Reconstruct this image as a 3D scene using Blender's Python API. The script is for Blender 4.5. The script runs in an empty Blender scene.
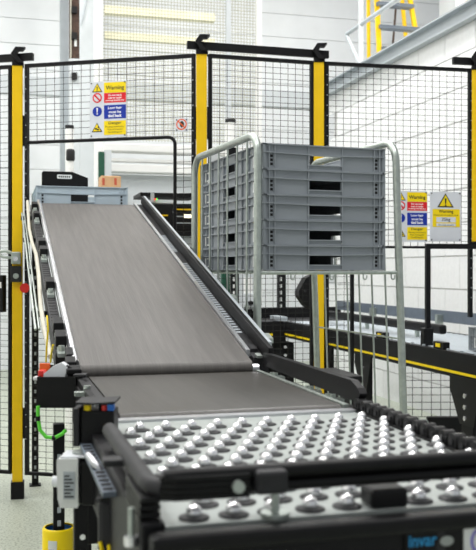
import bpy, math, random
from mathutils import Vector, Matrix
random.seed(7)
S = bpy.context.scene
COL = S.collection

# ------------------------------------------------------------------ camera, world, lights, exposure
FPX, CX, HY, CAMH = 880.0, 238.0, 270.0, 1.14      # focal length in pixels, centre column, horizon row, eye height
TH = math.radians(15.1)                            # the conveyors run this far to the left of the view axis
CO, SI = math.cos(TH), math.sin(TH)
cam_d = bpy.data.cameras.new('camera'); cam = bpy.data.objects.new('camera', cam_d); COL.objects.link(cam)
cam_d.sensor_fit = 'HORIZONTAL'; cam_d.sensor_width = 36.0; cam_d.lens = FPX / 476 * 36.0
cam_d.shift_y = -5.0 / 476
cam_d.clip_start = 0.05
cam_d.dof.use_dof = True; cam_d.dof.focus_distance = 2.7; cam_d.dof.aperture_fstop = 11
cam.location = (0, 0, CAMH); cam.rotation_euler = (math.pi / 2, 0, 0)
S.camera = cam
w = bpy.data.worlds.new('world'); S.world = w; w.use_nodes = True
w.node_tree.nodes['Background'].inputs[0].default_value = (0.93, 0.97, 1.0, 1)
w.node_tree.nodes['Background'].inputs[1].default_value = 0.42
def area(name, loc, sx, sy, power):
    l = bpy.data.lights.new(name, 'AREA'); l.shape = 'RECTANGLE'; l.size = sx; l.size_y = sy; l.energy = power
    l.color = (1.0, 0.985, 0.96)
    o = bpy.data.objects.new(name, l); COL.objects.link(o); o.location = loc; o.rotation_euler = (0, 0, TH)
for lx, ly, pw in ((-1.6, 0.8, 70), (1.2, 1.4, 70), (-2.2, 4.0, 75), (0.6, 4.6, 75), (-2.6, 7.2, 80), (0.2, 7.9, 80), (2.4, 8.6, 80)):
    area('ceiling_luminaire', (lx, ly, 5.2), 0.5, 1.8, pw)
S.view_settings.view_transform = 'Standard'; S.view_settings.look = 'None'
S.view_settings.exposure = 0.12; S.view_settings.gamma = 1.0; S.view_settings.use_curve_mapping = False

# ------------------------------------------------------------------ pixels to places
def PT(px, py, D): return Vector(((px - CX) * D / FPX, D, CAMH + (HY - py) * D / FPX))
def toC(p): return Vector((p[0] * CO + p[1] * SI, -p[0] * SI + p[1] * CO, p[2]))       # conveyor frame: t right, s forward
def toW(c): return Vector((c[0] * CO - c[1] * SI, c[0] * SI + c[1] * CO, c[2]))
def CT(px, py, t):
    dx = (px - CX) / FPX; return toC(PT(px, py, t / (dx * CO + SI)))
def CS(px, py, s):
    dx = (px - CX) / FPX; return toC(PT(px, py, s / (CO - dx * SI)))

# ------------------------------------------------------------------ materials
def lin(c):
    c = c / 255.0
    return c / 12.92 if c <= 0.04045 else ((c + 0.055) / 1.055) ** 2.4
def mat(name, rgb, rough=0.5, metal=0.0, var=0.06, scale=20.0, bump=0.0, stretch=(1, 1, 1), emit=0.0, bscale=None, spec=0.5):
    m = bpy.data.materials.new(name); m.use_nodes = True
    nt = m.node_tree; N = nt.nodes; L = nt.links; b = N['Principled BSDF']
    c = [lin(v) for v in rgb]
    tc = N.new('ShaderNodeTexCoord'); mp = N.new('ShaderNodeMapping'); mp.inputs['Scale'].default_value = stretch
    L.new(tc.outputs['Object'], mp.inputs[0])
    nz = N.new('ShaderNodeTexNoise'); nz.inputs['Scale'].default_value = scale; nz.inputs['Detail'].default_value = 4
    L.new(mp.outputs[0], nz.inputs['Vector'])
    rp = N.new('ShaderNodeValToRGB'); rp.color_ramp.elements[0].position = 0.3; rp.color_ramp.elements[1].position = 0.7
    rp.color_ramp.elements[0].color = [max(0, v * (1 - var)) for v in c] + [1]
    rp.color_ramp.elements[1].color = [min(1, v * (1 + var)) for v in c] + [1]
    L.new(nz.outputs['Fac'], rp.inputs[0]); L.new(rp.outputs[0], b.inputs['Base Color'])
    b.inputs['Roughness'].default_value = rough; b.inputs['Metallic'].default_value = metal
    b.inputs['Specular IOR Level'].default_value = spec
    if bump:
        bp = N.new('ShaderNodeBump'); bp.inputs['Strength'].default_value = bump; bp.inputs['Distance'].default_value = 0.002
        src = nz
        if bscale:
            src = N.new('ShaderNodeTexNoise'); src.inputs['Scale'].default_value = bscale
            L.new(mp.outputs[0], src.inputs['Vector'])
        L.new(src.outputs['Fac'], bp.inputs['Height']); L.new(bp.outputs[0], b.inputs['Normal'])
    if emit:
        b.inputs['Emission Color'].default_value = c + [1]; b.inputs['Emission Strength'].default_value = emit
    return m
M = dict(
    white_paint=mat('white_paint', (238, 238, 236), 0.7, 0, 0.03, 6),
    block=mat('painted_block', (236, 237, 238), 0.75, 0, 0.03, 30, 0.25),
    mortar=mat('mortar', (196, 196, 194), 0.9, 0, 0.05, 40),
    clad=mat('white_cladding', (226, 229, 231), 0.5, 0, 0.03, 4),
    cream=mat('cream_wall', (224, 220, 210), 0.8, 0, 0.03, 6),
    grey_steel=mat('grey_steel', (176, 183, 188), 0.45, 0.1, 0.05, 10),
    lightgrey=mat('light_grey_paint', (206, 211, 214), 0.45, 0, 0.03, 10),
    rust=mat('rusty_brown', (70, 52, 42), 0.8, 0, 0.4, 25),
    yellow=mat('yellow_powder_coat', (238, 194, 14), 0.4, 0, 0.04, 15, spec=0.3),
    black=mat('black_powder_coat', (19, 19, 21), 0.5, 0, 0.12, 40, spec=0.2),
    blackm=mat('black_mesh_wire', (44, 44, 42), 0.6, 0, 0.1, 30, spec=0.2),
    blackp=mat('black_plastic', (17, 17, 18), 0.42, 0, 0.15, 60, spec=0.22),
    charcoal=mat('charcoal_plastic', (44, 44, 46), 0.5, 0, 0.12, 50, spec=0.25),
    slot=mat('dark_slot', (14, 14, 15), 0.8, 0, 0.1, 30),
    galv=mat('galvanised_steel', (178, 186, 180), 0.36, 0.75, 0.12, 60),
    zinc=mat('zinc_plate', (158, 164, 161), 0.45, 0.25, 0.08, 25),
    alu=mat('aluminium', (205, 206, 210), 0.3, 0.8, 0.05, 40, 0, (1, 0.05, 1)),
    chrome=mat('polished_steel', (246, 246, 248), 0.24, 0.85, 0.02, 20),
    belt=mat('grey_belt', (92, 89, 86), 0.55, 0, 0.16, 70, 0.3, (1, 0.05, 0.05), bscale=260),
    belt2=mat('dark_belt', (58, 55, 51), 0.42, 0, 0.18, 60, 0.3, (1, 0.05, 0.05), bscale=260),
    tote=mat('grey_tote_plastic', (142, 148, 154), 0.42, 0, 0.05, 12),
    tote2=mat('pale_tote_plastic', (184, 199, 209), 0.42, 0, 0.04, 12),
    label=mat('white_label', (222, 224, 222), 0.5, 0, 0.05, 40),
    board=mat('sign_board', (214, 217, 224), 0.4, 0, 0.02, 20),
    sign_y=mat('sign_yellow', (244, 214, 14), 0.4, 0, 0.02, 20, spec=0.3),
    sign_r=mat('sign_red', (222, 32, 44), 0.4, 0, 0.02, 20, spec=0.3),
    sign_b=mat('sign_blue', (24, 52, 160), 0.4, 0, 0.02, 20, spec=0.3),
    ink=mat('sign_black', (28, 26, 20), 0.5, 0, 0.02, 20),
    ink_w=mat('sign_white', (244, 244, 244), 0.5, 0, 0.02, 20),
    card=mat('cardboard', (222, 176, 130), 0.8, 0, 0.06, 30),
    cardred=mat('cardboard_print', (206, 96, 70), 0.8, 0, 0.06, 30),
    hose=mat('beige_hose', (190, 186, 170), 0.5, 0, 0.08, 30),
    green=mat('green_cable', (96, 214, 60), 0.4, 0, 0.05, 30),
    red=mat('red_plastic', (214, 40, 34), 0.35, 0, 0.05, 30),
    orange=mat('orange_plastic', (232, 96, 30), 0.35, 0, 0.05, 30),
    blue=mat('blue_plastic', (34, 104, 190), 0.35, 0, 0.05, 30),
    blue_in=mat('blue_foam', (36, 98, 150), 0.6, 0, 0.08, 30),
    teal=mat('blue_print', (28, 140, 196), 0.5, 0, 0.05, 30),
    violet=mat('violet_print', (120, 110, 200), 0.5, 0, 0.05, 30),
    greyplast=mat('light_grey_plastic', (218, 221, 225), 0.4, 0, 0.04, 30),
    darkgreen=mat('dark_green_paint', (22, 78, 58), 0.5, 0, 0.08, 30),
    bluegrey=mat('bluegrey_rail', (96, 106, 118), 0.45, 0, 0.08, 20),
    bed=mat('pale_roller', (196, 204, 210), 0.35, 0.4, 0.05, 30),
    finewire=mat('fine_wire', (172, 170, 146), 0.5, 0.1, 0.08, 30),
    paleyellow=mat('pale_yellow_paint', (232, 228, 200), 0.5, 0, 0.05, 10),
    lamp=mat('lit_lamp', (255, 244, 210), 0.5, 0, 0, 10, emit=1.2),
    led_g=mat('led_green', (60, 230, 90), 0.5, 0, 0, 10, emit=1.0),
    led_r=mat('led_red', (240, 60, 40), 0.5, 0, 0, 10, emit=1.0),
)
def floor_mat():
    m = mat('speckled_floor', (184, 190, 176), 0.45, 0, 0.05, 3)
    nt = m.node_tree; N = nt.nodes; L = nt.links; b = N['Principled BSDF']
    base = b.inputs['Base Color'].links[0].from_socket
    tc = N.new('ShaderNodeTexCoord'); v = N.new('ShaderNodeTexNoise'); v.inputs['Scale'].default_value = 90; v.inputs['Detail'].default_value = 3
    L.new(tc.outputs['Object'], v.inputs['Vector'])
    r = N.new('ShaderNodeValToRGB'); r.color_ramp.elements[0].position = 0.36; r.color_ramp.elements[1].position = 0.52
    r.color_ramp.elements[0].color = (0.55, 0.57, 0.54, 1); r.color_ramp.elements[1].color = (1, 1, 1, 1)
    L.new(v.outputs['Fac'], r.inputs[0])
    mx = N.new('ShaderNodeMix'); mx.data_type = 'RGBA'; mx.blend_type = 'MULTIPLY'; mx.inputs[0].default_value = 1.0
    L.new(base, mx.inputs[6]); L.new(r.outputs[0], mx.inputs[7]); L.new(mx.outputs[2], b.inputs['Base Color'])
    return m
M['floor'] = floor_mat()

# ------------------------------------------------------------------ mesh building
class MB:
    def __init__(self): self.v = []; self.f = []; self.s = []
    def add(self, vs, fs, smooth=False):
        o = len(self.v); self.v += [tuple(p) for p in vs]
        for f in fs: self.f.append([o + i for i in f]); self.s.append(smooth)
        return self
    def hexa(self, p):          # 8 corners: bottom loop then top loop
        return self.add(p, [(3, 2, 1, 0), (4, 5, 6, 7), (0, 1, 5, 4), (1, 2, 6, 5), (2, 3, 7, 6), (3, 0, 4, 7)])
    def box(self, x0, x1, y0, y1, z0, z1):
        x0, x1 = min(x0, x1), max(x0, x1); y0, y1 = min(y0, y1), max(y0, y1); z0, z1 = min(z0, z1), max(z0, z1)
        return self.hexa([(x0, y0, z0), (x1, y0, z0), (x1, y1, z0), (x0, y1, z0), (x0, y0, z1), (x1, y0, z1), (x1, y1, z1), (x0, y1, z1)])
    def cyl(self, p0, p1, r, n=12, r1=None):
        p0, p1 = Vector(p0), Vector(p1); d = (p1 - p0).normalized(); r1 = r if r1 is None else r1
        a = d.orthogonal().normalized(); b = d.cross(a)
        ring = [(math.cos(2 * math.pi * i / n), math.sin(2 * math.pi * i / n)) for i in range(n)]
        A = [p0 + (a * c + b * s) * r for c, s in ring]; B = [p1 + (a * c + b * s) * r1 for c, s in ring]
        self.add(A + B, [(i, (i + 1) % n, n + (i + 1) % n, n + i) for i in range(n)], True)
        self.add(A, [tuple(reversed(range(n)))]); self.add(B, [tuple(range(n))])
        return self
    def tube(self, pts, r, n=8):
        pts = [Vector(p) for p in pts]; rings = []; ref = None
        for i, p in enumerate(pts):
            d = (pts[min(i + 1, len(pts) - 1)] - pts[max(i - 1, 0)]).normalized()
            if ref is None: ref = d.orthogonal().normalized()
            a = (ref - d * ref.dot(d)); a = a.normalized() if a.length > 1e-6 else d.orthogonal().normalized()
            ref = a; b = d.cross(a)
            rings.append([p + (a * math.cos(2 * math.pi * k / n) + b * math.sin(2 * math.pi * k / n)) * r for k in range(n)])
        vs = [q for rg in rings for q in rg]; fs = []
        for i in range(len(rings) - 1):
            for k in range(n):
                fs.append((i * n + k, i * n + (k + 1) % n, (i + 1) * n + (k + 1) % n, (i + 1) * n + k))
        self.add(vs, fs, True); self.add(rings[0], [tuple(reversed(range(n)))]); self.add(rings[-1], [tuple(range(n))])
        return self
    def wire(self, p0, p1, r): return self.tube([p0, p1], r, 4)
    def lathe(self, prof, n=16, c=(0, 0, 0)):
        vs = []; fs = []
        for (r, z) in prof:
            for k in range(n): vs.append((c[0] + r * math.cos(2 * math.pi * k / n), c[1] + r * math.sin(2 * math.pi * k / n), c[2] + z))
        for i in range(len(prof) - 1):
            for k in range(n): fs.append((i * n + k, i * n + (k + 1) % n, (i + 1) * n + (k + 1) % n, (i + 1) * n + k))
        return self.add(vs, fs, True)
    def prism(self, outline, fn, d0, d1):     # outline in 2-D, fn(a, b, d) -> point
        n = len(outline); A = [fn(a, b, d0) for a, b in outline]; B = [fn(a, b, d1) for a, b in outline]
        self.add(A + B, [(i, (i + 1) % n, n + (i + 1) % n, n + i) for i in range(n)])
        self.add(A, [tuple(reversed(range(n)))]); self.add(B, [tuple(range(n))])
        return self
    def mesh(self, name, off=(0, 0, 0)):
        m = bpy.data.meshes.new(name)
        m.from_pydata([(p[0] - off[0], p[1] - off[1], p[2] - off[2]) for p in self.v], [], self.f)
        m.polygons.foreach_set('use_smooth', self.s)
        m.update(); return m
def arc(c, r, a0, a1, n, fn):
    return [fn(c[0] + r * math.cos(a0 + (a1 - a0) * i / n), c[1] + r * math.sin(a0 + (a1 - a0) * i / n)) for i in range(n + 1)]
def link(name, me, m, parent=None, bevel=0.0, kind=None):
    if m is not None and not me.materials: me.materials.append(M[m])
    o = bpy.data.objects.new(name, me); COL.objects.link(o)
    if parent: o.parent = parent
    if bevel:
        b = o.modifiers.new('bevel', 'BEVEL'); b.width = bevel; b.segments = 2; b.limit_method = 'ANGLE'; b.angle_limit = math.radians(40)
    if kind: o['kind'] = kind
    return o
def tag(o, label, cat, group=None):
    o['label'] = label; o['category'] = cat
    if group: o['group'] = group
    return o
class Thing:
    """an Empty at the thing's base; parts are given in the frame of the constructor (conveyor frame by default)"""
    def __init__(self, name, label, cat, base, rot=TH, frame='C', group=None, kind=None):
        self.off = tuple(base)
        e = bpy.data.objects.new(name, None); COL.objects.link(e); e.empty_display_size = 0.05
        e.location = toW(base) if frame == 'C' else base
        e.rotation_euler = (0, 0, rot)
        if frame != 'C': self.off = (0, 0, 0)
        self.e = e
        if kind: e['kind'] = kind; 
        if label: tag(e, label, cat, group)
    def part(self, name, mb, m, bevel=0.0, kind=None, parent=None, label=None):
        o = link(name, mb.mesh(name, self.off), m, parent or self.e, bevel, kind)
        if label: o['label'] = label
        return o
def solo(name, mb, m, label, cat, base, rot=TH, frame='C', bevel=0.0, group=None):
    off = base if frame == 'C' else (0, 0, 0)
    o = link(name, mb.mesh(name, off), m, None, bevel)
    o.location = toW(base) if frame == 'C' else base; o.rotation_euler = (0, 0, rot)
    return tag(o, label, cat, group)
def struct(name, mb, m, base=(0, 0, 0), bevel=0.0):
    o = link(name, mb.mesh(name, base), m, None, bevel, 'structure'); o.location = toW(base); o.rotation_euler = (0, 0, TH); return o
def text_mesh(txt, width, height, bold=0.0):
    cu = bpy.data.curves.new('txt', 'FONT'); cu.body = txt; cu.align_x = 'CENTER'; cu.size = 1; cu.offset = bold; cu.resolution_u = 2
    o = bpy.data.objects.new('txt', cu); COL.objects.link(o)
    dg = bpy.context.evaluated_depsgraph_get(); dg.update()
    me = bpy.data.meshes.new_from_object(o.evaluated_get(dg))
    bpy.data.objects.remove(o)
    xs = [v.co.x for v in me.vertices]; ys = [v.co.y for v in me.vertices]
    x0, x1, y0, y1 = min(xs), max(xs), min(ys), max(ys)
    for v in me.vertices:
        v.co = ((v.co.x - (x0 + x1) / 2) * width / (x1 - x0), 0, (v.co.y - (y0 + y1) / 2) * height / (y1 - y0))
    return me

# ================================================================== THE SETTING
WT, BS = 3.3, 10.4           # right wall plane (t), back wall plane (s)
GZ = CAMH + 1.745 * WT / 3.0; WE = 7.7 * WT / 3.0     # gallery level, far end of the right wall
struct('floor', MB().box(-6, 7, -3, 11, -0.1, 0), 'floor')
# back wall of white horizontal cladding panels
wb = struct('wall_back', MB().box(-1.2, 7, BS + 0.03, BS + 0.2, 0, 6), 'mortar')
pz = 0.0; i = 0
pm = MB().box(0, 8.2, -0.03, 0.0, 0, 0.282).mesh('cladding_panel')
while pz < 6.0:
    o = link('cladding_panel', pm, 'clad', wb); o.location = (-1.2, BS + 0.03, pz); pz += 0.288
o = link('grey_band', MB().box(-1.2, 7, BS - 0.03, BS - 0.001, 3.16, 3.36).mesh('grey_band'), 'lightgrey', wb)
# right wall: painted blocks in running bond up to the gallery
wr = struct('wall_right', MB().box(WT + 0.012, WT + 0.2, 2.6, WE, 0, GZ - 0.105), 'mortar')
bl = MB().box(-0.0, 0.014, 0, 0.440, 0, 0.240).mesh('block'); bh = MB().box(0, 0.014, 0, 0.215, 0, 0.240).mesh('block')
z = 0.0; r = 0
while z < GZ - 0.2:
    s = 3.2
    if r % 2: 
        o = link('block', bh, 'block', wr); o.location = (WT, s, z); s += 0.225
    while s < WE - 0.04:
        if s + 0.44 > WE:
            o = link('block', bh, 'block', wr); o.location = (WT, s, z); break
        o = link('block', bl, 'block', wr); o.location = (WT + random.uniform(0, 0.0015), s, z); s += 0.45
    z += 0.25; r += 1
struct('ceiling_gallery_slab', MB().box(WT - 0.0, WT + 1.3, 2.6, WE, GZ - 0.1, GZ), 'white_paint').name = 'floor_gallery'
struct('wall_gallery', MB().box(WT + 1.3, WT + 1.45, 2.6, WE, GZ - 0.1, 6), 'cream')
struct('wall_left', MB().box(-2.2, -2.05, -3, 11, 0, 6), 'white_paint')
# gallery edge beam: a steel channel
b_ = MB(); b_.box(WT - 0.018, WT - 0.006, 2.6, WE + .15, GZ - 0.12, GZ + 0.01); b_.box(WT - 0.075, WT - 0.018, 2.6, WE + .15, GZ - 0.004, GZ + 0.01); b_.box(WT - 0.075, WT - 0.018, 2.6, WE + .15, GZ - 0.12, GZ - 0.106)
o = struct('trim_1', b_, 'grey_steel')
# gallery handrail
g = Thing('gallery_handrail', 'grey tubular handrail along the gallery edge above the block wall', 'handrail', (WT + 0.02, 6.6, GZ))
a0 = CT(347, 34, WT + 0.02); zr = a0.z; se = a0.y
g.part('rail', MB().tube([(WT + 0.02, se, zr), (WT + 0.02, 4.6, zr)], 0.021, 10), 'grey_steel')
g.part('return_tube', MB().tube([(WT + 0.02, se, zr), (WT + 0.02, se - 0.02, zr - 0.04), (WT + 0.02, se - 0.36, GZ + 0.012)], 0.019, 10), 'grey_steel')
sp = CT(361, 40, WT + 0.02).y
g.part('post', MB().cyl((WT + 0.02, sp, GZ + 0.012), (WT + 0.02, sp, zr + 0.9), 0.024, 12), 'lightgrey')
g.part('post', MB().cyl((WT + 0.02, 4.7, GZ + 0.012), (WT + 0.02, 4.7, zr + 0.9), 0.024, 12), 'lightgrey')
# column and cable duct up on the gallery wall
o = struct('trim_2', MB().box(WT + 1.2, WT + 1.3, WE - .35, WE, GZ, 6), 'lightgrey')
# stepladder on the gallery
zl = GZ; t0 = WT + 0.28
def lad(px, py, dt=0.0): return CT(px, py, t0 + dt)
L_ = Thing('stepladder', 'yellow stepladder with grey treads standing on the gallery', 'ladder', (t0 + 0.1, 6.6, zl))
def rail_(p0, p1, w):
    m = MB(); d = Vector((w, 0, 0)); e = Vector((0, 0.03, 0)); m.hexa([p0 - d, p0 + d, p0 + d + e, p0 - d + e, p1 - d, p1 + d, p1 + d + e, p1 - d + e]); return m
def onslab(px, dt): 
    p = CT(px, 40, t0 + dt); return Vector((p.x, p.y, zl + 0.002))
def up_to(px, py, dt): return CT(px, py, t0 + dt)
ladS = CT(392, 40, t0 + 0.15).y
def LS(px, py, ds=0.0): return CS(px, py, ladS + ds)
def lrail(px0, px1, ds0, ds1, wid):
    a = LS(px0, 60, ds0); a.z = zl + 0.002; b = LS(px1, -70, ds1)
    return rail_(a, b, wid)
L_.part('rail', lrail(381, 374, 0, 0.10, 0.022), 'yellow'); L_.part('rail', lrail(424, 399, 0, 0.10, 0.022), 'yellow')
L_.part('rear_leg', lrail(369.5, 368.5, 0.38, 0.16, 0.014), 'yellow'); L_.part('rear_leg', lrail(411, 396, 0.38, 0.16, 0.016), 'yellow')
for (pa, pb, py) in ((378, 414, 3), (380, 420, 26), (382, 424, 48), (376, 410, -20), (375, 405, -44)):
    p, q = LS(pa, py, 0.0), LS(pb, py, 0.0)
    L_.part('tread', MB().box(p.x, q.x, p.y - 0.01, p.y + 0.09, p.z - 0.016, p.z + 0.016), 'bluegrey')
p, q = LS(370, -70, 0.05), LS(402, -70, 0.05)
L_.part('top_cap', MB().box(p.x, q.x, p.y - 0.02, p.y + 0.2, p.z - 0.03, p.z + 0.03), 'yellow', 0.005)
br = LS(395, 42, 0.15); bq = LS(392, 6, 0.3)
L_.part('brace', MB().tube([(br.x, br.y + 0.12, zl + 0.01), (bq.x, br.y + 0.05, bq.z)], 0.011, 6), 'rust')
# steel column with a rust-brown gap between cladding and enclosure
p0, p1 = CS(60, 100, 9.9), CS(68, 100, 9.9)
solo('steel_column', MB().box(p0.x, p1.x, 9.8, 9.95, 0, 6), 'grey_steel', 'pale grey steel column beside the white cladding wall', 'column', (p0.x, 9.8, 0))
q0, q1 = CS(69, 100, 9.7), CS(79, 100, 9.7)
gp = Thing('cable_riser', 'dark brown cable riser between grey column and mesh screen', 'cable riser', (q0.x, 9.6, 0))
gp.part('backing', MB().box(q0.x, q1.x, 9.62, 9.7, 3.42, 6), 'rust'); gp.part('lower_cover', MB().box(q0.x, q1.x, 9.62, 9.7, 0, 3.42), 'lightgrey')
for zz in (3.19, 3.62, 3.9):
    gp.part('clip', MB().box(q0.x + 0.02, q1.x - 0.03, 9.57, 9.62, zz, zz + 0.07), 'slot')
gp.part('conduit', MB().cyl((q0.x + 0.012, 9.6, 3.42), (q0.x + 0.012, 9.6, 6), 0.008, 8), 'hose')
gp.part('tag', MB().box(q0.x + 0.05, q0.x + 0.075, 9.6, 9.62, 3.55, 3.68), 'label')
p0, p1 = CS(80, 100, 8.6), CS(97, 100, 8.6)
pn = Thing('wall_panel', 'tall light grey folded panel left of the fine mesh screen', 'panel', (p0.x, 8.6, 0))
pn.part('face', MB().box(p0.x, p1.x, 8.6, 8.66, 0, 6), 'lightgrey')
pn.part('edge_strip', MB().box(p1.x - 0.03, p1.x, 8.57, 8.6, 0, 6), 'white_paint')
fc = MB(); u0 = CS(81, 26, 8.6); u1 = CS(89, -10, 8.6); fc.tube([(u0.x, 8.59, u0.z), (u1.x, 8.59, u1.z)], 0.006, 6)
pn.part('fold_line', fc, 'grey_steel')
# fine mesh machine screen
SS = 7.4
p0, p1 = CS(97, 100, SS), CS(262, 100, SS); zb = CS(150, 141, SS).z; zt = 4.3
sc = Thing('mesh_screen', 'tall fine-mesh machine screen in a white frame behind the fence', 'screen', (p0.x, SS, 0))
fr = MB(); fr.box(p0.x, p0.x + 0.05, SS, SS + 0.05, 0, zt); fr.box(p1.x - 0.05, p1.x, SS, SS + 0.05, 0, zt)
sc.part('frame', fr, 'white_paint'); 
pmid = CS(229, 100, SS).x
sc.part('upright', MB().box(pmid - 0.02, pmid + 0.02, SS + 0.01, SS + 0.05, 0, zt), 'lightgrey')
ms = MB(); n = int((p1.x - p0.x) / 0.027)
for i in range(n): x = p0.x + 0.027 * (i + 0.5); ms.wire((x, SS + 0.03, zb), (x, SS + 0.03, zt), 0.0024)
nz = int((zt - zb) / 0.027)
for i in range(nz): zz = zb + 0.027 * (i + 0.5); ms.wire((p0.x, SS + 0.033, zz), (p1.x, SS + 0.033, zz), 0.0024)
sc.part('wire_mesh', ms, 'finewire', kind='stuff')
for (ya, yb, d) in ((146, 154, 0.12), (160, 163, 0.06), (166, 174, 0.10)):
    za, zc = CS(150, ya, SS).z, CS(150, yb, SS).z
    sc.part('cross_beam', MB().box(p0.x + 0.05, p1.x - 0.05, SS - d, SS + 0.04, zc, za), 'white_paint', 0.008)
zc = CS(150, 175, SS).z
sc.part('lower_panel', MB().box(p0.x + 0.05, p1.x - 0.05, SS + 0.01, SS + 0.03, 0.1, zc), 'lightgrey')
for (ya, yb, s_) in ((5, 13, 8.4), (31, 38, 8.7)):
    a, b = CS(105, ya, s_), CS(215, yb, s_); b.z = CS(105, yb, s_).z
    solo('machine_rail', MB().box(a.x, b.x, s_, s_ + 0.08, b.z, a.z), 'paleyellow', 'pale yellow rail behind the mesh screen, %s one' % ('upper' if ya < 20 else 'lower'), 'rail', (a.x, s_, b.z))
# white post with dark green stripe seen through the opening
a, b = CS(100, 150, 7.1), CS(109, 190, 7.1)
wp = Thing('machine_upright', 'white upright with dark green edge behind the cardboard box', 'upright', (a.x, 7.1, 0))
wp.part('post', MB().box(a.x + 0.035, b.x + 0.02, 7.1, 7.16, 0, CS(105, 150, 7.1).z), 'lightgrey')
wp.part('green_edge', MB().box(a.x - 0.01, a.x + 0.035, 7.09, 7.15, 0, CS(105, 152, 7.1).z), 'darkgreen')

# ================================================================== SAFETY FENCE
FP = [PT(17.6, 270, 4.40), PT(201.6, 270, 4.17), PT(318.8, 270, 4.33), PT(476.5, 270, 4.49)]
def fz(y, D): return CAMH + (HY - y) * D / FPX
plabels = ['yellow fence post on the left with the door latch', 'yellow fence post between incline belt and tote stack',
           'yellow fence post rising behind the tote stack', 'yellow fence post at the right edge beside the black rail stub']
dirs = []
for i in range(4):
    a = FP[max(0, i - 1)]; b = FP[min(3, i + 1)]; dirs.append(-math.atan2(FP[i].x, FP[i].y) * 0.8)
for i, p in enumerate(FP):
    t = Thing('fence_post', plabels[i], 'fence post', (p.x, p.y, 0), dirs[i], 'W', 'yellow fence posts')
    zt = 2.158; zb0 = 0.0 if i < 3 else fz(244, 4.45) + 0.0005       # the last post stands on the conveyor portal
    t.part('tube', MB().box(-0.025, 0.025, -0.025, 0.025, zb0 + (0.085 if i < 3 else 0.012), zt), 'yellow', 0.003)
    t.part('foot', MB().box(-0.032, 0.032, -0.03, 0.03, zb0, zb0 + (0.085 if i < 3 else 0.012)), 'black', 0.003)
    t.part('cap', MB().box(-0.026, 0.03, -0.03, 0.03, zt, zt + 0.022), 'black')
    c = MB(); f = lambda a, b_, d: (a, d, b_)
    c.prism([(-0.03, zt + 0.055), (-0.008, zt + 0.088), (0.04, zt + 0.088), (0.026, zt + 0.072), (0.008, zt + 0.072), (-0.006, zt + 0.052), (0.03, zt + 0.012), (0.0, zt + 0.012)], f, -0.045, -0.005)
    t.part('rail_clip', c, 'black')
    for zz in ((1.76, 0.30) if i < 3 else (1.76,)):
        for sx in (-1, 1):
            t.part('hinge_bracket', MB().box(sx * 0.0255, sx * 0.036, -0.022, 0.012, zz, zz + 0.15), 'black', 0.002)
def rail(pa, pb, z, label):
    d = (pb - pa).to_2d(); a = math.atan2(d.y, d.x)
    solo('top_rail', MB().box(0, d.length, -0.012, 0.012, 0, 0.036), 'black', label, 'rail', (pa.x, pa.y, z), a, 'W', 0.002)
e0 = (FP[1] - FP[0]).normalized(); e1 = (FP[2] - FP[1]).normalized(); e2 = (FP[3] - FP[2]).normalized()
zr_ = 2.184
rail(FP[0] - e0 * 0.9, FP[0] + e0 * 0.085, zr_, 'short black rail stub over the left yellow post')
rail(FP[1] - e1 * 0.07, FP[2] + e1 * 0.05, zr_, 'black top rail spanning the two middle yellow posts')
rail(FP[3] - e2 * 0.13, FP[3] + e2 * 0.6, zr_, 'black top rail stub over the right yellow post')

def wiremesh(mb, x0, x1, z0, z1, px_, pz_, r=0.0014, y=0.0):
    n = max(1, round((x1 - x0) / px_)); 
    for i in range(n + 1): x = x0 + (x1 - x0) * i / n; mb.wire((x, y, z0), (x, y, z1), r)
    n = max(1, round((z1 - z0) / pz_))
    for i in range(n + 1): zz = z0 + (z1 - z0) * i / n; mb.wire((x0, y - 0.003, zz), (x1, y - 0.003, zz), r)
def panel_thing(pa, pb, label, name='safety_fence', group='black mesh fence bays'):
    d = (pb - pa).to_2d(); a = math.atan2(d.y, d.x)
    return Thing(name, label, 'fence', (pa.x, pa.y, 0), a, 'W', group), d.length
def lx(pa, pb, px):       # pixel column to distance along a fence line
    d = (pb - pa); k = (px - CX) / FPX
    u = (k * pa.y - pa.x) / (d.x - k * d.y); return u * d.to_2d().length
ZT = 2.165; ZB = 0.12
def bars(t, name, boxes, m='black'):
    for b in boxes: t.part(name, MB().box(*b), m)
FB = 0.015
# far left panel (a gate)
pa = FP[0] - e0 * 1.0
t, ln = panel_thing(pa, FP[0], 'black mesh gate at the left edge of the picture', 'safety_gate', None)
x1 = ln - 0.031
bars(t, 'frame_upright', [(x1 - FB, x1, -0.012, 0.012, ZB, ZT), (0, FB, -0.012, 0.012, ZB, ZT)])
bars(t, 'frame_bar', [(FB, x1 - FB, -0.012, 0.012, ZT - FB, ZT), (FB, x1 - FB, -0.012, 0.012, ZB, ZB + FB)])
m = MB(); wiremesh(m, FB, x1 - FB, ZB + FB, ZT - FB, 0.05, 0.031); t.part('wire_mesh', m, 'blackm', kind='stuff')
bx = MB().box(x1 - 0.16, x1 - 0.022, -0.05, -0.013, fz(312, 4.4), fz(275, 4.4)); cb = t.part('switch_box', bx, 'blackp', 0.004)
t.part('switch_symbol', MB().box(x1 - 0.055, x1 - 0.03, -0.053, -0.050, fz(288, 4.4), fz(282, 4.4)), 'label', parent=cb)
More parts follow.
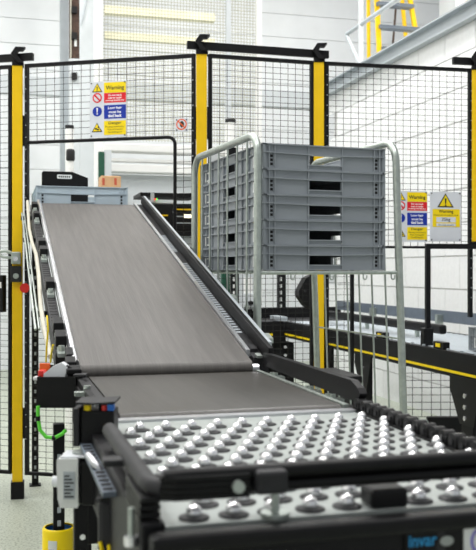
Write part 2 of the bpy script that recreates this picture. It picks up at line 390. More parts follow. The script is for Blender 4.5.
# left panel with the opening for the inclined belt
A, B = FP[0], FP[1]
t, ln = panel_thing(A, B, 'black mesh fence bay with rounded opening over the inclined belt')
xl, xr = 0.044, ln - 0.032; zo = fz(140, 4.3); xo = lx(A, B, 175)
bars(t, 'frame_upright', [(xl, xl + FB, -0.012, 0.012, ZB, ZT), (xr - FB, xr, -0.012, 0.012, ZB, ZT)])
bars(t, 'frame_bar', [(xl + FB, xr - FB, -0.012, 0.012, ZT - FB, ZT)])
op = [(xl + FB, 0, zo)] + arc((xo - 0.035, zo - 0.035), 0.035, math.pi / 2, 0, 8, lambda a, b: (a, 0, b)) + [(xo, 0, ZB)]
t.part('opening_frame', MB().tube(op, 0.0085, 8), 'black')
m = MB(); wiremesh(m, xl + FB, xr - FB, zo, ZT - FB, 0.048, 0.030)
wiremesh(m, xo, xr - FB, ZB, zo, 0.048, 0.030)
t.part('wire_mesh', m, 'blackm', kind='stuff')
m = MB(); wiremesh(m, xl + FB, xo, ZB, 0.86, 0.048, 0.030); t.part('lower_mesh', m, 'blackm', kind='stuff')
t.part('lower_bar', MB().box(xl + FB, xo, -0.01, 0.01, ZB, ZB + FB), 'black')
bt = MB()
for zz in [0.3 + 0.06 * k for k in range(31)]:
    for xx in (xl + FB / 2, xr - FB / 2): bt.cyl((xx, -0.012, zz), (xx, -0.0135, zz), 0.0028, 6)
t.part('rivets', bt, 'grey_steel', kind='stuff')
leftA, leftB = A, B
# middle panel
A, B = FP[1], FP[2]
t, ln = panel_thing(A, B, 'narrow black mesh fence bay between the two middle posts')
xl, xr = 0.034, ln - 0.030
bars(t, 'frame_upright', [(xl, xl + FB, -0.012, 0.012, ZB, ZT), (xr - FB, xr, -0.012, 0.012, ZB, ZT)])
bars(t, 'frame_bar', [(xl + FB, xr - FB, -0.012, 0.012, ZT - FB, ZT), (xl + FB, xr - FB, -0.012, 0.012, ZB, ZB + FB)])
m = MB(); wiremesh(m, xl + FB, xr - FB, ZB + FB, ZT - FB, 0.038, 0.0285); t.part('wire_mesh', m, 'blackm', kind='stuff')
# right panel, raised above the roller conveyor
A, B = FP[2], FP[3]
t, ln = panel_thing(A, B, 'raised black mesh fence bay carrying the two right signs')
xl, xr = 0.030, ln - 0.026; zo = fz(247, 4.45); xm = lx(A, B, 352)
bars(t, 'frame_upright', [(xl, xl + 0.018, -0.012, 0.012, ZB, ZT), (xr - 0.018, xr, -0.012, 0.012, 0.9, ZT)])
bars(t, 'frame_bar', [(xl + 0.018, xr - 0.018, -0.012, 0.012, ZT - FB, ZT)])
t.part('lower_bar', MB().box(xl + 0.018, xr - 0.018, -0.007, 0.007, zo - 0.008, zo + 0.004), 'black')
t.part('middle_upright', MB().box(xm - 0.008, xm + 0.008, -0.01, 0.01, ZB, zo - 0.008), 'black')
m = MB(); wiremesh(m, xl + 0.018, xr - 0.018, zo, ZT - FB, 0.040, 0.0285); wiremesh(m, xl + 0.018, xm, ZB, zo, 0.040, 0.030); t.part('wire_mesh', m, 'blackm', kind='stuff')
bt = MB()
for zz in [1.0 + 0.05 * k for k in range(23)]:
    for xx in (xl + 0.009, xr - 0.009): bt.cyl((xx, -0.012, zz), (xx, -0.0135, zz), 0.0028, 6)
t.part('rivets', bt, 'grey_steel', kind='stuff')
rightA, rightB = A, B
# black opening frame where the roller conveyor passes the fence
xf = lx(A, B, 425)
t, _ = panel_thing(A, B, 'black rectangular opening frame standing on the roller conveyor', 'conveyor_portal', None)
t.e['category'] = 'frame'
t.part('upright', MB().box(xf - 0.011, xf + 0.011, -0.045, -0.022, 0.80, fz(244, 4.45)), 'black')
t.part('header', MB().box(xf + 0.011, xf + 0.78, -0.045, -0.014, fz(249, 4.45), fz(244, 4.45)), 'black')
t.part('upright', MB().box(xf + 0.758, xf + 0.78, -0.045, -0.022, 0.0, fz(249, 4.45)), 'black')
t.part('foot_bracket', MB().box(xf - 0.03, xf + 0.02, -0.06, -0.01, 0.745, 0.85), 'blackp', 0.004)

# latch and red release on the left post
p = FP[0]
t = Thing('gate_latch', 'grey metal gate latch clamped on the left yellow post', 'latch', (p.x, p.y - 0.028, 1.14), dirs[0], 'W')
zq = lambda y: (HY - y) * 4.37 / FPX
t.part('body', MB().box(-0.026, 0.026, -0.030, 0.0, zq(282), zq(266)), 'charcoal', 0.004)
t.part('bolt_case', MB().box(-0.022, 0.022, -0.045, -0.0, zq(264), zq(252)), 'galv', 0.004)
t.part('cylinder', MB().cyl((0, -0.045, zq(259)), (0, -0.058, zq(259)), 0.012, 12), 'chrome')
t.part('keyhole_plate', MB().cyl((0, -0.03, zq(276)), (0, -0.034, zq(276)), 0.014, 12), 'galv')
t.part('arm', MB().tube([(-0.02, -0.03, zq(253)), (-0.05, -0.035, zq(251)), (-0.12, -0.03, zq(253))], 0.008, 8), 'galv')
t.part('lower_arm', MB().tube([(-0.02, -0.03, zq(258)), (-0.06, -0.04, zq(257)), (-0.09, -0.03, zq(254))], 0.007, 8), 'galv')
solo('release_button', MB().cyl((0, 0, 0), (0, -0.03, 0), 0.024, 14), 'red', 'red release button beside the latch on the left post', 'button',
     (p.x + 0.040, p.y - 0.012, fz(288, 4.37)), dirs[0], 'W')

# ------------------------------------------------------------------ safety signs (crop units -> metres)
def sign_frame(A, B, pxc, pyc, D0):
    d = (B - A).to_2d(); ang = math.atan2(d.y, d.x)
    x = lx(A, B, pxc); pos = A + (B - A) * (x / d.length)
    return Vector((pos.x, pos.y, fz(pyc, pos.y))), ang, pos.y / FPX
class Sign:
    def __init__(self, label, A, B, px0, px1, py0, py1, ox, oy, k):
        """sign plate; ox, oy, k map the zoomed crop's units to photo pixels"""
        self.pc = ((px0 + px1) / 2, (py0 + py1) / 2); self.ox, self.oy, self.k = ox, oy, k
        pos, ang, self.u = sign_frame(A, B, self.pc[0], self.pc[1], 0)
        nrm = Vector((math.sin(ang), -math.cos(ang), 0)); pos = pos + nrm * 0.006
        self.T = Thing('safety_sign', label, 'sign', pos, ang, 'W')
        hw, hh = (px1 - px0) / 2 * self.u, (py1 - py0) / 2 * self.u
        self.plate = self.T.part('plate', MB().box(-hw, hw, -0.003, 0.0, -hh, hh), 'board'); self.lay = 0
        for sx in (-1, 1):
            for sz in (-1, 1): self.T.part('screw', MB().cyl((sx * (hw - 0.008), -0.003, sz * (hh - 0.008)), (sx * (hw - 0.008), -0.006, sz * (hh - 0.008)), 0.0035, 8), 'ink')
    def xy(self, cx, cy): return ((self.ox + cx / self.k - self.pc[0]) * self.u, -(self.oy + cy / self.k - self.pc[1]) * self.u)
    def rect(self, name, x0, y0, x1, y1, m, d=1):
        a, b = self.xy(x0, y0), self.xy(x1, y1)
        return self.T.part(name, MB().box(a[0], b[0], -0.003 - 0.0008 * d, -0.003 - 0.0008 * (d - 1), b[1], a[1]), m)
    def text(self, s, cx, cy, w, h, m, d=2, bold=0.0):
        me = text_mesh(s, w / self.k * self.u, h / self.k * self.u, bold); x, z = self.xy(cx, cy)
        o = link('lettering', me, m, self.T.e); o.location = (x, -0.0034 - 0.0008 * (d - 1), z)
    def poly(self, name, pts, m, d=1):
        q = [self.xy(*p) for p in pts]
        return self.T.part(name, MB().prism(q[::-1], lambda a, b, dd: (a, dd, b), -0.003 - 0.0008 * (d - 1), -0.003 - 0.0008 * d), m)
    def disc(self, name, cx, cy, r, m, d=1): return self.poly(name, [(cx + r * math.cos(a * math.pi / 14), cy + r * math.sin(a * math.pi / 14)) for a in range(28)], m, d)
    def tri(self, cx, cy, h):
        s_ = h * 0.62
        self.poly('warning_triangle', [(cx, cy - h * .55), (cx + s_, cy + h * .45), (cx - s_, cy + h * .45)], 'ink', 1)
        g = 0.74
        self.poly('triangle_field', [(cx, cy - h * .42), (cx + s_ * g, cy + h * .36), (cx - s_ * g, cy + h * .36)], 'sign_y', 2)
def bang(S_, cx, cy, h, m, d=3):
    S_.poly('mark', [(cx - h * .13, cy - h * .5), (cx + h * .13, cy - h * .5), (cx + h * .07, cy + h * .2), (cx - h * .07, cy + h * .2)], m, d); S_.disc('mark_dot', cx, cy + h * .4, h * .11, m, d)
def hazard_sign(label, A, B, ox, oy, k, dx=0, dy=0, clip=0):
    # layout in the units of an 8.6x enlargement of the left sign
    S_ = Sign(label, A, B, ox + 37 / k, ox + 372 / k, oy + 30 / k, oy + 512 / k, ox, oy, k)
    S_.rect('yellow_field', 168, 42, 368, 131, 'sign_y'); S_.rect('red_field', 168, 133, 368, 216, 'sign_r')
    S_.rect('blue_field', 168, 236, 368, 354, 'sign_b'); S_.rect('yellow_field', 168, 372, 368, 492, 'sign_y')
    S_.text('Warning', 268, 93, 166, 46, 'ink', 2, 0.02)
    for i, s in enumerate(('Do not reach', 'over or under', 'moving machinery')): S_.text(s, 268, 152 + 23 * i, (120, 126, 172)[i], 18, 'ink_w', 2, 0.02)
    for i, s in enumerate(('Long hair', 'must be', 'tied back')): S_.text(s, 268, 264 + 32 * i, (128, 112, 124)[i], 28 if i != 1 else 22, 'ink_w', 2, 0.03)
    S_.text('Danger', 268, 393, 118, 32, 'ink', 2, 0.01)
    for i, s in enumerate(('Moving machinery', 'Risk of trapped', 'hand/fingers')): S_.text(s, 268, 424 + 23 * i, (174, 136, 124)[i], 18, 'ink', 2, 0.0)
    S_.tri(105, 86, 78); bang(S_, 105, 93, 38, 'ink')
    S_.disc('prohibition_ring', 105, 170, 43, 'sign_r', 1); S_.disc('ring_field', 105, 170, 31, 'board', 2)
    c = 0.7071; S_.poly('slash', [(105 - 33 * c - 5, 170 - 33 * c + 5), (105 - 33 * c + 5, 170 - 33 * c - 5), (105 + 33 * c + 5, 170 + 33 * c - 5), (105 + 33 * c - 5, 170 + 33 * c + 5)], 'sign_r', 3)
    S_.disc('blue_disc', 105, 287, 43, 'sign_b', 1); bang(S_, 105, 285, 56, 'ink_w', 2)
    S_.tri(103, 428, 80)
    S_.poly('hand_symbol', [(80, 432), (98, 428), (112, 440), (124, 436), (126, 448), (110, 452), (96, 440), (84, 444)], 'ink', 3); S_.disc('gear_symbol', 116, 424, 7, 'ink', 3)
hazard_sign('white hazard sign with yellow, red and blue fields above the inclined belt', leftA, leftB, 85, 78, 8.6)
# the right hand pair
hazard_sign('white hazard sign with yellow, red and blue fields beside the tote stack', rightA, rightB, 388.6, 188.0, 9.5)
S_ = Sign('white weight limit sign with large warning triangle on the right fence panel', rightA, rightB, 428.4, 461.5, 192.0, 241.5, 395, 185, 6.8)
S_.tri(338, 110, 96); bang(S_, 338, 118, 52, 'ink')
S_.rect('yellow_field', 245, 165, 442, 286, 'sign_y'); S_.text('Warning', 341, 183, 106, 28, 'ink', 2, 0.02); S_.text('Maximum transport load', 341, 207, 176, 14, 'ink', 2)
S_.rect('white_field', 272, 219, 412, 255, 'board', 2); S_.rect('white_field', 272, 262, 412, 281, 'board', 2)
S_.text('35kg', 341, 238, 62, 30, 'ink', 3, 0.01); S_.text('Do not exceed', 341, 272, 106, 13, 'ink', 3)
# small round no-hand sign
S_ = Sign('small square sign with red ring and black hand near the middle post', leftA, leftB, 175.5, 189, 118.5, 132, 80, 70, 3.967)
S_.disc('prohibition_ring', 405, 217, 22, 'orange', 1); S_.disc('ring_field', 405, 217, 17, 'board', 2)
S_.poly('hand_symbol', [(398, 212), (402, 205), (410, 204), (416, 212), (415, 226), (404, 230), (399, 222)], 'ink', 3)
S_.poly('slash', [(391, 207), (394, 203), (419, 227), (416, 231)], 'orange', 4)

# ================================================================== TOTES
def tote_meshes(W, Dp, h):
    body, slots, lab, spots = MB(), MB(), MB(), []
    for (a0, a1, z0, z1) in ((-.022, .022, .14, .20), (-.022, .022, .50, .56), (-.022, -.017, .20, .50), (.017, .022, .20, .50)): lab.box(-.002, .002, a0, a1, h * z0, h * z1)
    body.box(-W / 2 + 0.006, W / 2 - 0.006, -Dp / 2 + 0.006, Dp / 2 - 0.006, 0.0, 0.004)
    def side(w, T, long_):
        def bx(mb, a0, a1, n0, n1, z0, z1):
            p, q = T(a0, n0), T(a1, n1); mb.box(p[0], q[0], p[1], q[1], z0, z1)
        hw = 0.052 if not long_ else 0.055; hz0, hz1 = h * 0.22, h * 0.58
        e = w / 2
        bx(body, -e + .004, -hw, -.011, -.007, 0.002, h); bx(body, hw, e - .004, -.011, -.007, 0.002, h)
        bx(body, -hw, hw, -.011, -.007, 0.002, hz0); bx(body, -hw, hw, -.011, -.007, hz1, h)
        bx(body, -e, e, -.013, 0, h - 0.004, h - 0.0005)                 # rim
        bx(body, -e + .003, e - .003, -.009, -.003, 0.0, 0.003)
        nseg = 12                                                       # bowed ridge under the rim
        for i in range(nseg):
            a0 = -e + w * i / nseg; a1 = a0 + w / nseg; am = (a0 + a1) / 2
            zc = h * (0.66 - 0.05 * (1 - (2 * am / w) ** 2))
            bx(body, a0, a1, -.008, -.0005, zc - 0.0016, zc + 0.0016)
        ribs = [e - .003, e - .020, e - .038, hw + .003]
        if long_: ribs += [0.115, 0.175, 0.235]
        for a in ribs:
            for s_ in (-1, 1): bx(body, s_ * a - .0014, s_ * a + .0014, -.008, -.0015 if a < e - .01 else -.0005, 0.002, h)
        for (z0, z1) in ((hz0 - .003, hz0), (hz1, hz1 + .003)): bx(body, -hw - .003, hw + .003, -.010, -.002, z0, z1)
        for s_ in (-1, 1):
            for k in range(3):
                bx(slots, s_ * (e - .029) - .004, s_ * (e - .029) + .004, -.0075, -.0062, h * (.14 + .16 * k), h * (.24 + .16 * k))
        if long_:
            for s_ in (-1, 1):
                spots.append((T(s_ * (e - .070), -.0055)[0], s_ * (e - .070), 0.0))
    side(W, lambda a, n: (a, -Dp / 2 - n), False); side(W, lambda a, n: (a, Dp / 2 + n), False)
    side(Dp, lambda a, n: (-W / 2 - n, a), True); side(Dp, lambda a, n: (W / 2 + n, a), True)
    return body.mesh('tote_body'), slots.mesh('vent_slots'), lab.mesh('label_pocket'), spots
def tote(meshes, label, loc, rot, m='tote', group=None):
    e = bpy.data.objects.new('plastic_tote', None); COL.objects.link(e); e.location = loc; e.rotation_euler = (0, 0, rot); e.empty_display_size = .05
    tag(e, label, 'tote', group)
    link('tote_body', meshes[0], m, e); link('vent_slots', meshes[1], 'slot', e, kind='stuff')
    for (x, y, ry) in meshes[3]: o = link('label_pocket', meshes[2], 'label', e); o.location = (x, y, 0); o.rotation_euler = (0, 0, ry)
    return e
# ------------------------------------------------------------------ roll trolley with the stack of five
TR = math.radians(20); P0 = Vector((20 * 2.52 / FPX, 2.52, 0))
def tw(x, y, z): return Vector((P0.x + x * math.cos(TR) - y * math.sin(TR), P0.y + x * math.sin(TR) + y * math.cos(TR), z))
T = Thing('roll_trolley', 'galvanised wire roll trolley holding the stack of grey totes', 'trolley', P0, TR, 'W')
WW, DD, ZTOP, ZSH = 0.448, 0.612, 1.531, 1.132
def side_frame(x, lean):
    r = 0.06
    fn = lambda z: x + lean * (ZTOP - z)
    pts = [(fn(0.16), 0, 0.16)] + [(fn(ZTOP - r), 0, ZTOP - r)] + arc((r, ZTOP - r), r, math.pi, math.pi / 2, 6, lambda a, b: (fn(b), a, b)) \
        + arc((DD - r, ZTOP - r - 0.0), r, math.pi / 2, 0, 6, lambda a, b: (fn(b), a, b)) + [(fn(0.16), DD, 0.16)]
    return pts, fn
for x, lean in ((0.0, -0.004), (WW, 0.034)):
    pts, fn = side_frame(x, lean)
    T.part('side_frame', MB().tube(pts, 0.0115, 10), 'galv')
    for k in range(1, 7):
        y = DD * k / 7; T.part('side_wire', MB().tube([(fn(ZTOP), y, ZTOP), (fn(0.30), y, 0.30)], 0.0032, 6), 'galv')
    for z in (0.30, 0.62, 0.93):
        T.part('cross_wire', MB().tube([(fn(z), 0, z), (fn(z), DD, z)], 0.0030, 6), 'galv')
sh = MB()
for y in (0.0, DD): sh.tube([(0, y, ZSH), (WW + 0.018, y, ZSH)], 0.0055, 6)
T.part('shelf_bar', sh, 'galv')
sh = MB()
for k in range(1, 12): x = WW * k / 12; sh.tube([(x, 0, ZSH + .004), (x, DD, ZSH + .004)], 0.0028, 6)
for k in range(1, 6): y = DD * k / 6; sh.tube([(0, y, ZSH), (WW, y, ZSH)], 0.0028, 6)
T.part('shelf_wires', sh, 'galv', kind='stuff')
for x in (0.10, 0.225, 0.335, 0.43):
    T.part('hook', MB().tube([(x, -0.006, ZSH)] + arc((x + 0.006, ZSH - 0.014), 0.006, math.pi, 2 * math.pi, 6, lambda a, b: (a, -0.006, b)) + [(x + 0.012, -0.006, ZSH - 0.008)], 0.0022, 6), 'galv')
bs = MB(); lo = WW + 0.047
bs.box(-0.02, lo + 0.02, -0.02, 0.02, 0.13, 0.165); bs.box(-0.02, lo + 0.02, DD - 0.02, DD + 0.02, 0.13, 0.165); bs.box(-0.02, 0.02, 0.02, DD - 0.02, 0.13, 0.165); bs.box(lo - 0.02, lo + 0.02, 0.02, DD - 0.02, 0.13, 0.165)
T.part('base_frame', bs, 'galv')
for x in (0.01, lo - 0.01):
    for y in (0.03, DD - 0.03):
        c = T.part('caster', MB().cyl((x - 0.014, y, 0.05), (x + 0.014, y, 0.05), 0.05, 16), 'blackp')
        f = MB(); f.box(x - 0.022, x - 0.017, y - 0.02, y + 0.02, 0.04, 0.13); f.box(x + 0.017, x + 0.022, y - 0.02, y + 0.02, 0.04, 0.13); T.part('fork', f, 'galv', parent=c)
TM = tote_meshes(0.40, 0.60, 0.0733)
names = ['bottom grey tote of the stack of five on the trolley', 'second grey tote from the bottom of the trolley stack', 'middle grey tote of the stack of five on the trolley',
         'second grey tote from the top of the trolley stack', 'topmost grey tote of the stack of five on the trolley']
c0 = tw(0.018 + 0.20, 0.006 + 0.30, 0)
for i in range(5):
    tote(TM, names[i], (c0.x, c0.y, ZSH + 0.0075 + i * 0.0735), TR, 'tote', 'grey totes stacked on the trolley')
# things standing in the topmost tote
def at_tote(px, py, D): return PT(px, py, D)
zt_in = ZSH + 0.0075 + 4 * 0.0735 + 0.0045
p = PT(214, 158, 3.02)
wb_ = Thing('label_holder', 'small white card holder rising from the top tote', 'card holder', (p.x, p.y, zt_in), TR, 'W')
wb_.part('card', MB().box(-0.017, 0.017, -0.002, 0.002, 0.0, PT(0, 150, 3.02).z - zt_in), 'label')
wb_.part('card_foot', MB().box(-0.017, 0.017, -0.02, 0.02, 0.0, 0.004), 'label')
p = PT(232, 152, 2.95)
rl = Thing('tape_roll', 'black roll lying in the topmost tote of the stack', 'roll', (p.x, p.y, zt_in), TR, 'W')
rl.part('roll', MB().cyl((0, 0, 0.0), (0, 0, PT(0, 148, 2.95).z - zt_in), 0.015, 20), 'blackp'); rl.part('core', MB().cyl((0, 0, PT(0, 148, 2.95).z - zt_in), (0, 0, PT(0, 148, 2.95).z - zt_in + 0.004), 0.008, 14), 'charcoal')

# ================================================================== MAIN CONVEYOR LINE (scale K against the eye point)
K = 0.64
TL, TRT = 0.295 * K, 0.926 * K
Z0 = CAMH - 0.39 * K
SF, ST, SE = 1.30 * K, 2.29 * K, 3.17 * K           # table front, table/belt joint, belt/incline joint
# ---- ball transfer table
bt_ = Thing('ball_transfer_table', 'ball transfer table with steel balls in the foreground', 'conveyor', (TL, SF, 0))
TLo, TRo = 0.2235 * K, TRT + 0.05
bt_.part('deck_plate', MB().box(TLo + 0.012, TRo - 0.012, SF + 0.012, ST - 0.004, Z0 - 0.012, Z0), 'zinc')
bt_.part('end_strip', MB().box(TL - 0.012, TRT + 0.01, ST - 0.030, ST - 0.004, Z0, Z0 + 0.004), 'alu')
bt_.part('front_beam', MB().box(TLo - 0.006, TRo + 0.014, SF - 0.012, SF + 0.012, Z0 - 0.10, Z0 - 0.004), 'black', 0.005)
bt_.part('front_lip', MB().box(TLo - 0.006, TRo + 0.014, SF - 0.020, SF + 0.006, Z0 - 0.018, Z0 - 0.001), 'blackp', 0.005)
bt_.part('side_beam', MB().box(TLo - 0.012, TLo + 0.012, SF + 0.012, ST + 0.02, Z0 - 0.10, Z0 + 0.004), 'black', 0.003)
bt_.part('side_beam', MB().box(TRo - 0.012, TRo + 0.012, SF + 0.012, ST + 0.02, Z0 - 0.10, Z0 - 0.002), 'black', 0.003)
fl = bt_.part('slotted_flange', MB().box(TLo - 0.028, TLo - 0.012, SF + 0.20, ST, Z0 - 0.016, Z0 - 0.010), 'bluegrey')
n = 18
sl = MB()
for i in range(n):
    s_ = SF + 0.21 + i * 0.022
    sl.box(TLo - 0.026, TLo - 0.014, s_, s_ + 0.010, Z0 - 0.0099, Z0 - 0.0092)
bt_.part('slots', sl, 'slot', parent=fl)
# ball units
cup = MB().lathe([(0.0158, 0.0), (0.0158, 0.0014), (0.0136, 0.0022), (0.0104, 0.0034), (0.0086, 0.0034), (0.0078, 0.002)], 20).mesh('ball_unit')
ball = MB().lathe([(max(0.0001, 0.0083 * math.sin(a_ * math.pi / 10)), 0.0083 * math.cos(a_ * math.pi / 10) + 0.0056) for a_ in range(8)], 18).mesh('ball')
for me in (cup, ball):
    me.flip_normals()
off = bt_.off
row = 0; s_ = 2.1235 * K; nb = 0
while s_ > SF + 0.02:
    t_ = 0.3259 * K - (0.0322 * K if row % 2 else 0)
    while t_ > TLo + 0.036: t_ -= 0.0644 * K
    t_ += 0.0644 * K
    while t_ < TRT + 0.012:
        q = CS(385, 500, SF + 0.03)
        if not (abs(t_ - q.x) < 0.036 and s_ < SF + 0.055):
            u = link('ball_unit', cup, 'charcoal', bt_.e); u.location = (t_ - off[0], s_ - off[1], Z0)
            v = link('ball', ball, 'chrome', u); nb += 1
        t_ += 0.0644 * K
    s_ -= 0.070 * K; row += 1
q = CS(385, 500, SF + 0.03)
sb = bt_.part('sensor_block', MB().box(q.x - 0.021, q.x + 0.021, SF + 0.016, SF + 0.050, Z0, Z0 + 0.020), 'blackp', 0.004)
# perimeter guide: front bar with two ridges, rounded corner, side run
SG = SF + 0.022
gb = bt_.part('guide_bar', MB().tube([(TLo + 0.012, SG, Z0 + 0.0445), (TLo + 0.03, SG, Z0 + 0.0455), (TRo + 0.014, SG, Z0 + 0.0465)], 0.0085, 10), 'blackp')
bt_.part('guide_ridge', MB().tube([(TLo + 0.012, SG, Z0 + 0.0305), (TRo + 0.014, SG, Z0 + 0.0315)], 0.0062, 8), 'blackp', parent=gb)
bt_.part('guide_web', MB().box(TLo + 0.012, TRo + 0.014, SG + 0.002, SG + 0.007, Z0 + 0.030, Z0 + 0.048), 'black', parent=gb)
ec = MB(); e0_, e1_ = TLo + 0.004, CS(246, 480, SG).x
for (za, zb_) in ((0.0245, 0.0295), (0.0305, 0.0355), (0.0365, 0.0415), (0.0425, 0.0475)):
    ec.prism([(e0_ + 0.004, SG - 0.006), (e0_ + 0.018, SG - 0.013), (e1_, SG - 0.014), (e1_, SG + 0.004), (e0_ + 0.004, SG + 0.006)], lambda a, b, d: (a, b, d), Z0 + za, Z0 + zb_)
bt_.part('ribbed_end', ec, 'blackp', parent=gb)
cb_ = CS(262, 480, SG)
bt_.part('clamp_block', MB().box(CS(252, 480, SG).x, CS(283, 480, SG).x, SG - 0.020, SG + 0.012, Z0 + 0.026, Z0 + 0.050), 'charcoal', 0.004, parent=gb)
bt_.part('clamp_bolt', MB().cyl((CS(234, 480, SG).x, SG - 0.013, Z0 + 0.036), (CS(234, 480, SG).x, SG - 0.020, Z0 + 0.036), 0.0062, 12), 'galv', parent=gb)
pp = CS(275, 510, SG - 0.004)
pst = bt_.part('guide_post', MB().cyl((pp.x, SG - 0.004, Z0), (pp.x, SG - 0.004, Z0 + 0.030), 0.0042, 12), 'galv')
bt_.part('post_flange', MB().cyl((pp.x, SG - 0.004, Z0), (pp.x, SG - 0.004, Z0 + 0.005), 0.015, 16), 'galv', parent=pst)
sg = MB(); sg.tube([(TLo + 0.014, SG + 0.002, Z0 + 0.034), (TLo + 0.004, SG + 0.012, Z0 + 0.034), (TLo + 0.002, SG + 0.04, Z0 + 0.032), (TLo + 0.003, 1.91 * K, Z0 + 0.028)], 0.0105, 10)
sd = bt_.part('side_guide', sg, 'charcoal')
rb = MB()
for k in range(4): rb.box(TLo - 0.012, TLo + 0.008, SG - 0.004, SG + 0.10, Z0 + 0.001 + 0.0072 * k, Z0 + 0.0055 + 0.0072 * k)
bt_.part('ribbed_side', rb, 'blackp', parent=sd)
bt_.part('side_bracket', MB().box(TLo - 0.03, TLo + 0.014, SG + 0.155, SG + 0.180, Z0 + 0.024, Z0 + 0.032), 'charcoal', 0.002, parent=sd)
for s_ in (SG + 0.015,):
    q_ = bt_.part('guide_post', MB().cyl((TLo - 0.018, s_, Z0 - 0.023), (TLo - 0.018, s_, Z0 + 0.014), 0.0034, 10), 'galv')
    bt_.part('nut', MB().cyl((TLo - 0.018, s_, Z0 - 0.023), (TLo - 0.018, s_, Z0 - 0.014), 0.0075, 6), 'chrome', parent=q_)
q_ = CS(165, 474, SG + 0.055)
bt_.part('plate_screw', MB().cyl((TLo + 0.030, 1.478 * K, Z0), (TLo + 0.030, 1.478 * K, Z0 + 0.006), 0.006, 12), 'chrome')
# skate wheels on the right edge
wh = MB().cyl((-0.009, 0, 0), (0.009, 0, 0), 0.0125, 14).mesh('skate_wheel')
hubm = MB().cyl((-0.011, 0, 0), (0.011, 0, 0), 0.0045, 10).mesh('wheel_hub')
s_ = ST - 0.02
while s_ > SF + 0.03:
    u = link('skate_wheel', wh, 'blackp', bt_.e); u.location = (TRT + 0.022 - off[0], s_ - off[1], Z0 + 0.010)
    link('wheel_hub', hubm, 'charcoal', u); s_ -= 0.0285
bt_.part('wheel_rail', MB().box(TRT + 0.008, TRT + 0.012, SF + 0.02, ST - 0.006, Z0, Z0 + 0.003), 'black')
# legs of the table
for (t_, s_) in ((0.194 * K, 2.235 * K), (TRo, 2.235 * K), (TRo, 1.397 * K)):
    lg = bt_.part('leg', MB().box(t_ - 0.011, t_ + 0.011, s_ - 0.011, s_ + 0.011, 0.0, Z0 - 0.10), 'black', 0.002)
    for z in [0.385 + 0.030 * k for k in range(12)]: bt_.part('bolt', MB().cyl((t_ + 0.002, s_ - 0.011, z), (t_ + 0.002, s_ - 0.015, z), 0.0045, 10), 'chrome', parent=lg)
# maker's label on the front beam
a, b = CS(404, 528, SF - 0.012), CS(461, 556, SF - 0.012); yf = SF - 0.0125
mk = bt_.part('maker_label', MB().box(a.x, b.x, yf - 0.0022, yf, b.z, CS(430, 524, yf).z), 'blackp')
def front_text(s, px, py, w, h, m, bold=0.0):
    c = CS(px, py, yf - 0.003); sc_ = c.length and (toW(c).y / FPX)
    o = link('lettering', text_mesh(s, w * sc_, h * sc_, bold), m, mk); o.location = (c.x - off[0], c.y - off[1], c.z)
front_text('invar', 423, 540.5, 31, 12, 'teal', 0.02)
def front_disc(name, px, py, rx, rz, m, d=0.003):
    c = CS(px, py, yf - d); sc_ = toW(c).y / FPX
    bt_.part(name, MB().prism([(c.x + rx * sc_ * math.cos(k * math.pi / 10), c.z + rz * sc_ * math.sin(k * math.pi / 10)) for k in range(20)], lambda p, q, e: (p, e, q), c.y, c.y + 0.0008), m, parent=mk)
front_disc('emblem_head', 441, 534, 4.2, 4.2, 'charcoal'); front_disc('emblem_body', 441, 548, 5, 8, 'charcoal'); front_disc('emblem_oval', 447, 541, 7.5, 5, 'zinc', 0.004)
a, b = CS(463, 524, yf), CS(500, 560, yf)
wl = bt_.part('white_label', MB().box(a.x, b.x, yf - 0.0022, yf, b.z, a.z), 'label'); mk = wl
front_disc('violet_ring', 479, 541, 9, 12, 'violet'); front_disc('violet_ring_centre', 479, 541, 6, 9, 'label', 0.004)

# ---- level belt conveyor
fb = Thing('level_belt_conveyor', 'short level belt conveyor with dark grey belt behind the ball table', 'conveyor', (TL, ST, 0))
rr = 0.018
def belt_loop(t0, t1, s0, s1, zfun, r, n=8):
    mb = MB(); pts = []
    for k in range(n + 1):
        a = -math.pi / 2 + -math.pi * k / n; pts.append((s0 + r + r * math.cos(a), zfun(s0 + r) - r + r * math.sin(a)))
    pts2 = []
    for k in range(n + 1):
        a = math.pi / 2 - math.pi * k / n; pts2.append((s1 - r + r * math.cos(a), zfun(s1 - r) - r + r * math.sin(a)))
    pl = pts + pts2; m = len(pl)
    A = [(t0, s_, z) for s_, z in pl]; B = [(t1, s_, z) for s_, z in pl]
    mb.add(A + B, [(i, (i + 1) % m, m + (i + 1) % m, m + i) for i in range(m)], False)
    mb.add(A, [tuple(range(m))]); mb.add(B, [tuple(reversed(range(m)))])
    for i in range(len(mb.s)):
        if i < m: mb.s[i] = (i < n) or (n + 1 <= i < m - 1)
    return mb
fb.part('belt', belt_loop(TL + 0.004, TRT - 0.004, ST + 0.002, SE - 0.002, lambda s_: Z0 + 0.008, 0.014), 'belt2')
fb.part('edge_strip', MB().box(TL - 0.012, TL + 0.002, ST, SE, Z0 - 0.03, Z0 + 0.006), 'charcoal'); fb.part('edge_strip', MB().box(TRT - 0.002, TRT + 0.008, ST, SE, Z0 - 0.03, Z0 + 0.010), 'galv')
fb.part('side_beam', MB().box(TL - 0.030, TL - 0.014, ST + 0.025, SE + 0.02, Z0 - 0.10, Z0 - 0.004), 'black', 0.003); fb.part('side_beam', MB().box(TRT + 0.010, TRT + 0.045, ST + 0.025, SE + 0.02, Z0 - 0.10, Z0 - 0.002), 'black', 0.003)
gz0, gz1 = Z0 + 0.018, Z0 + 0.050; gt0, gt1 = TRT + 0.020, TRT + 0.034
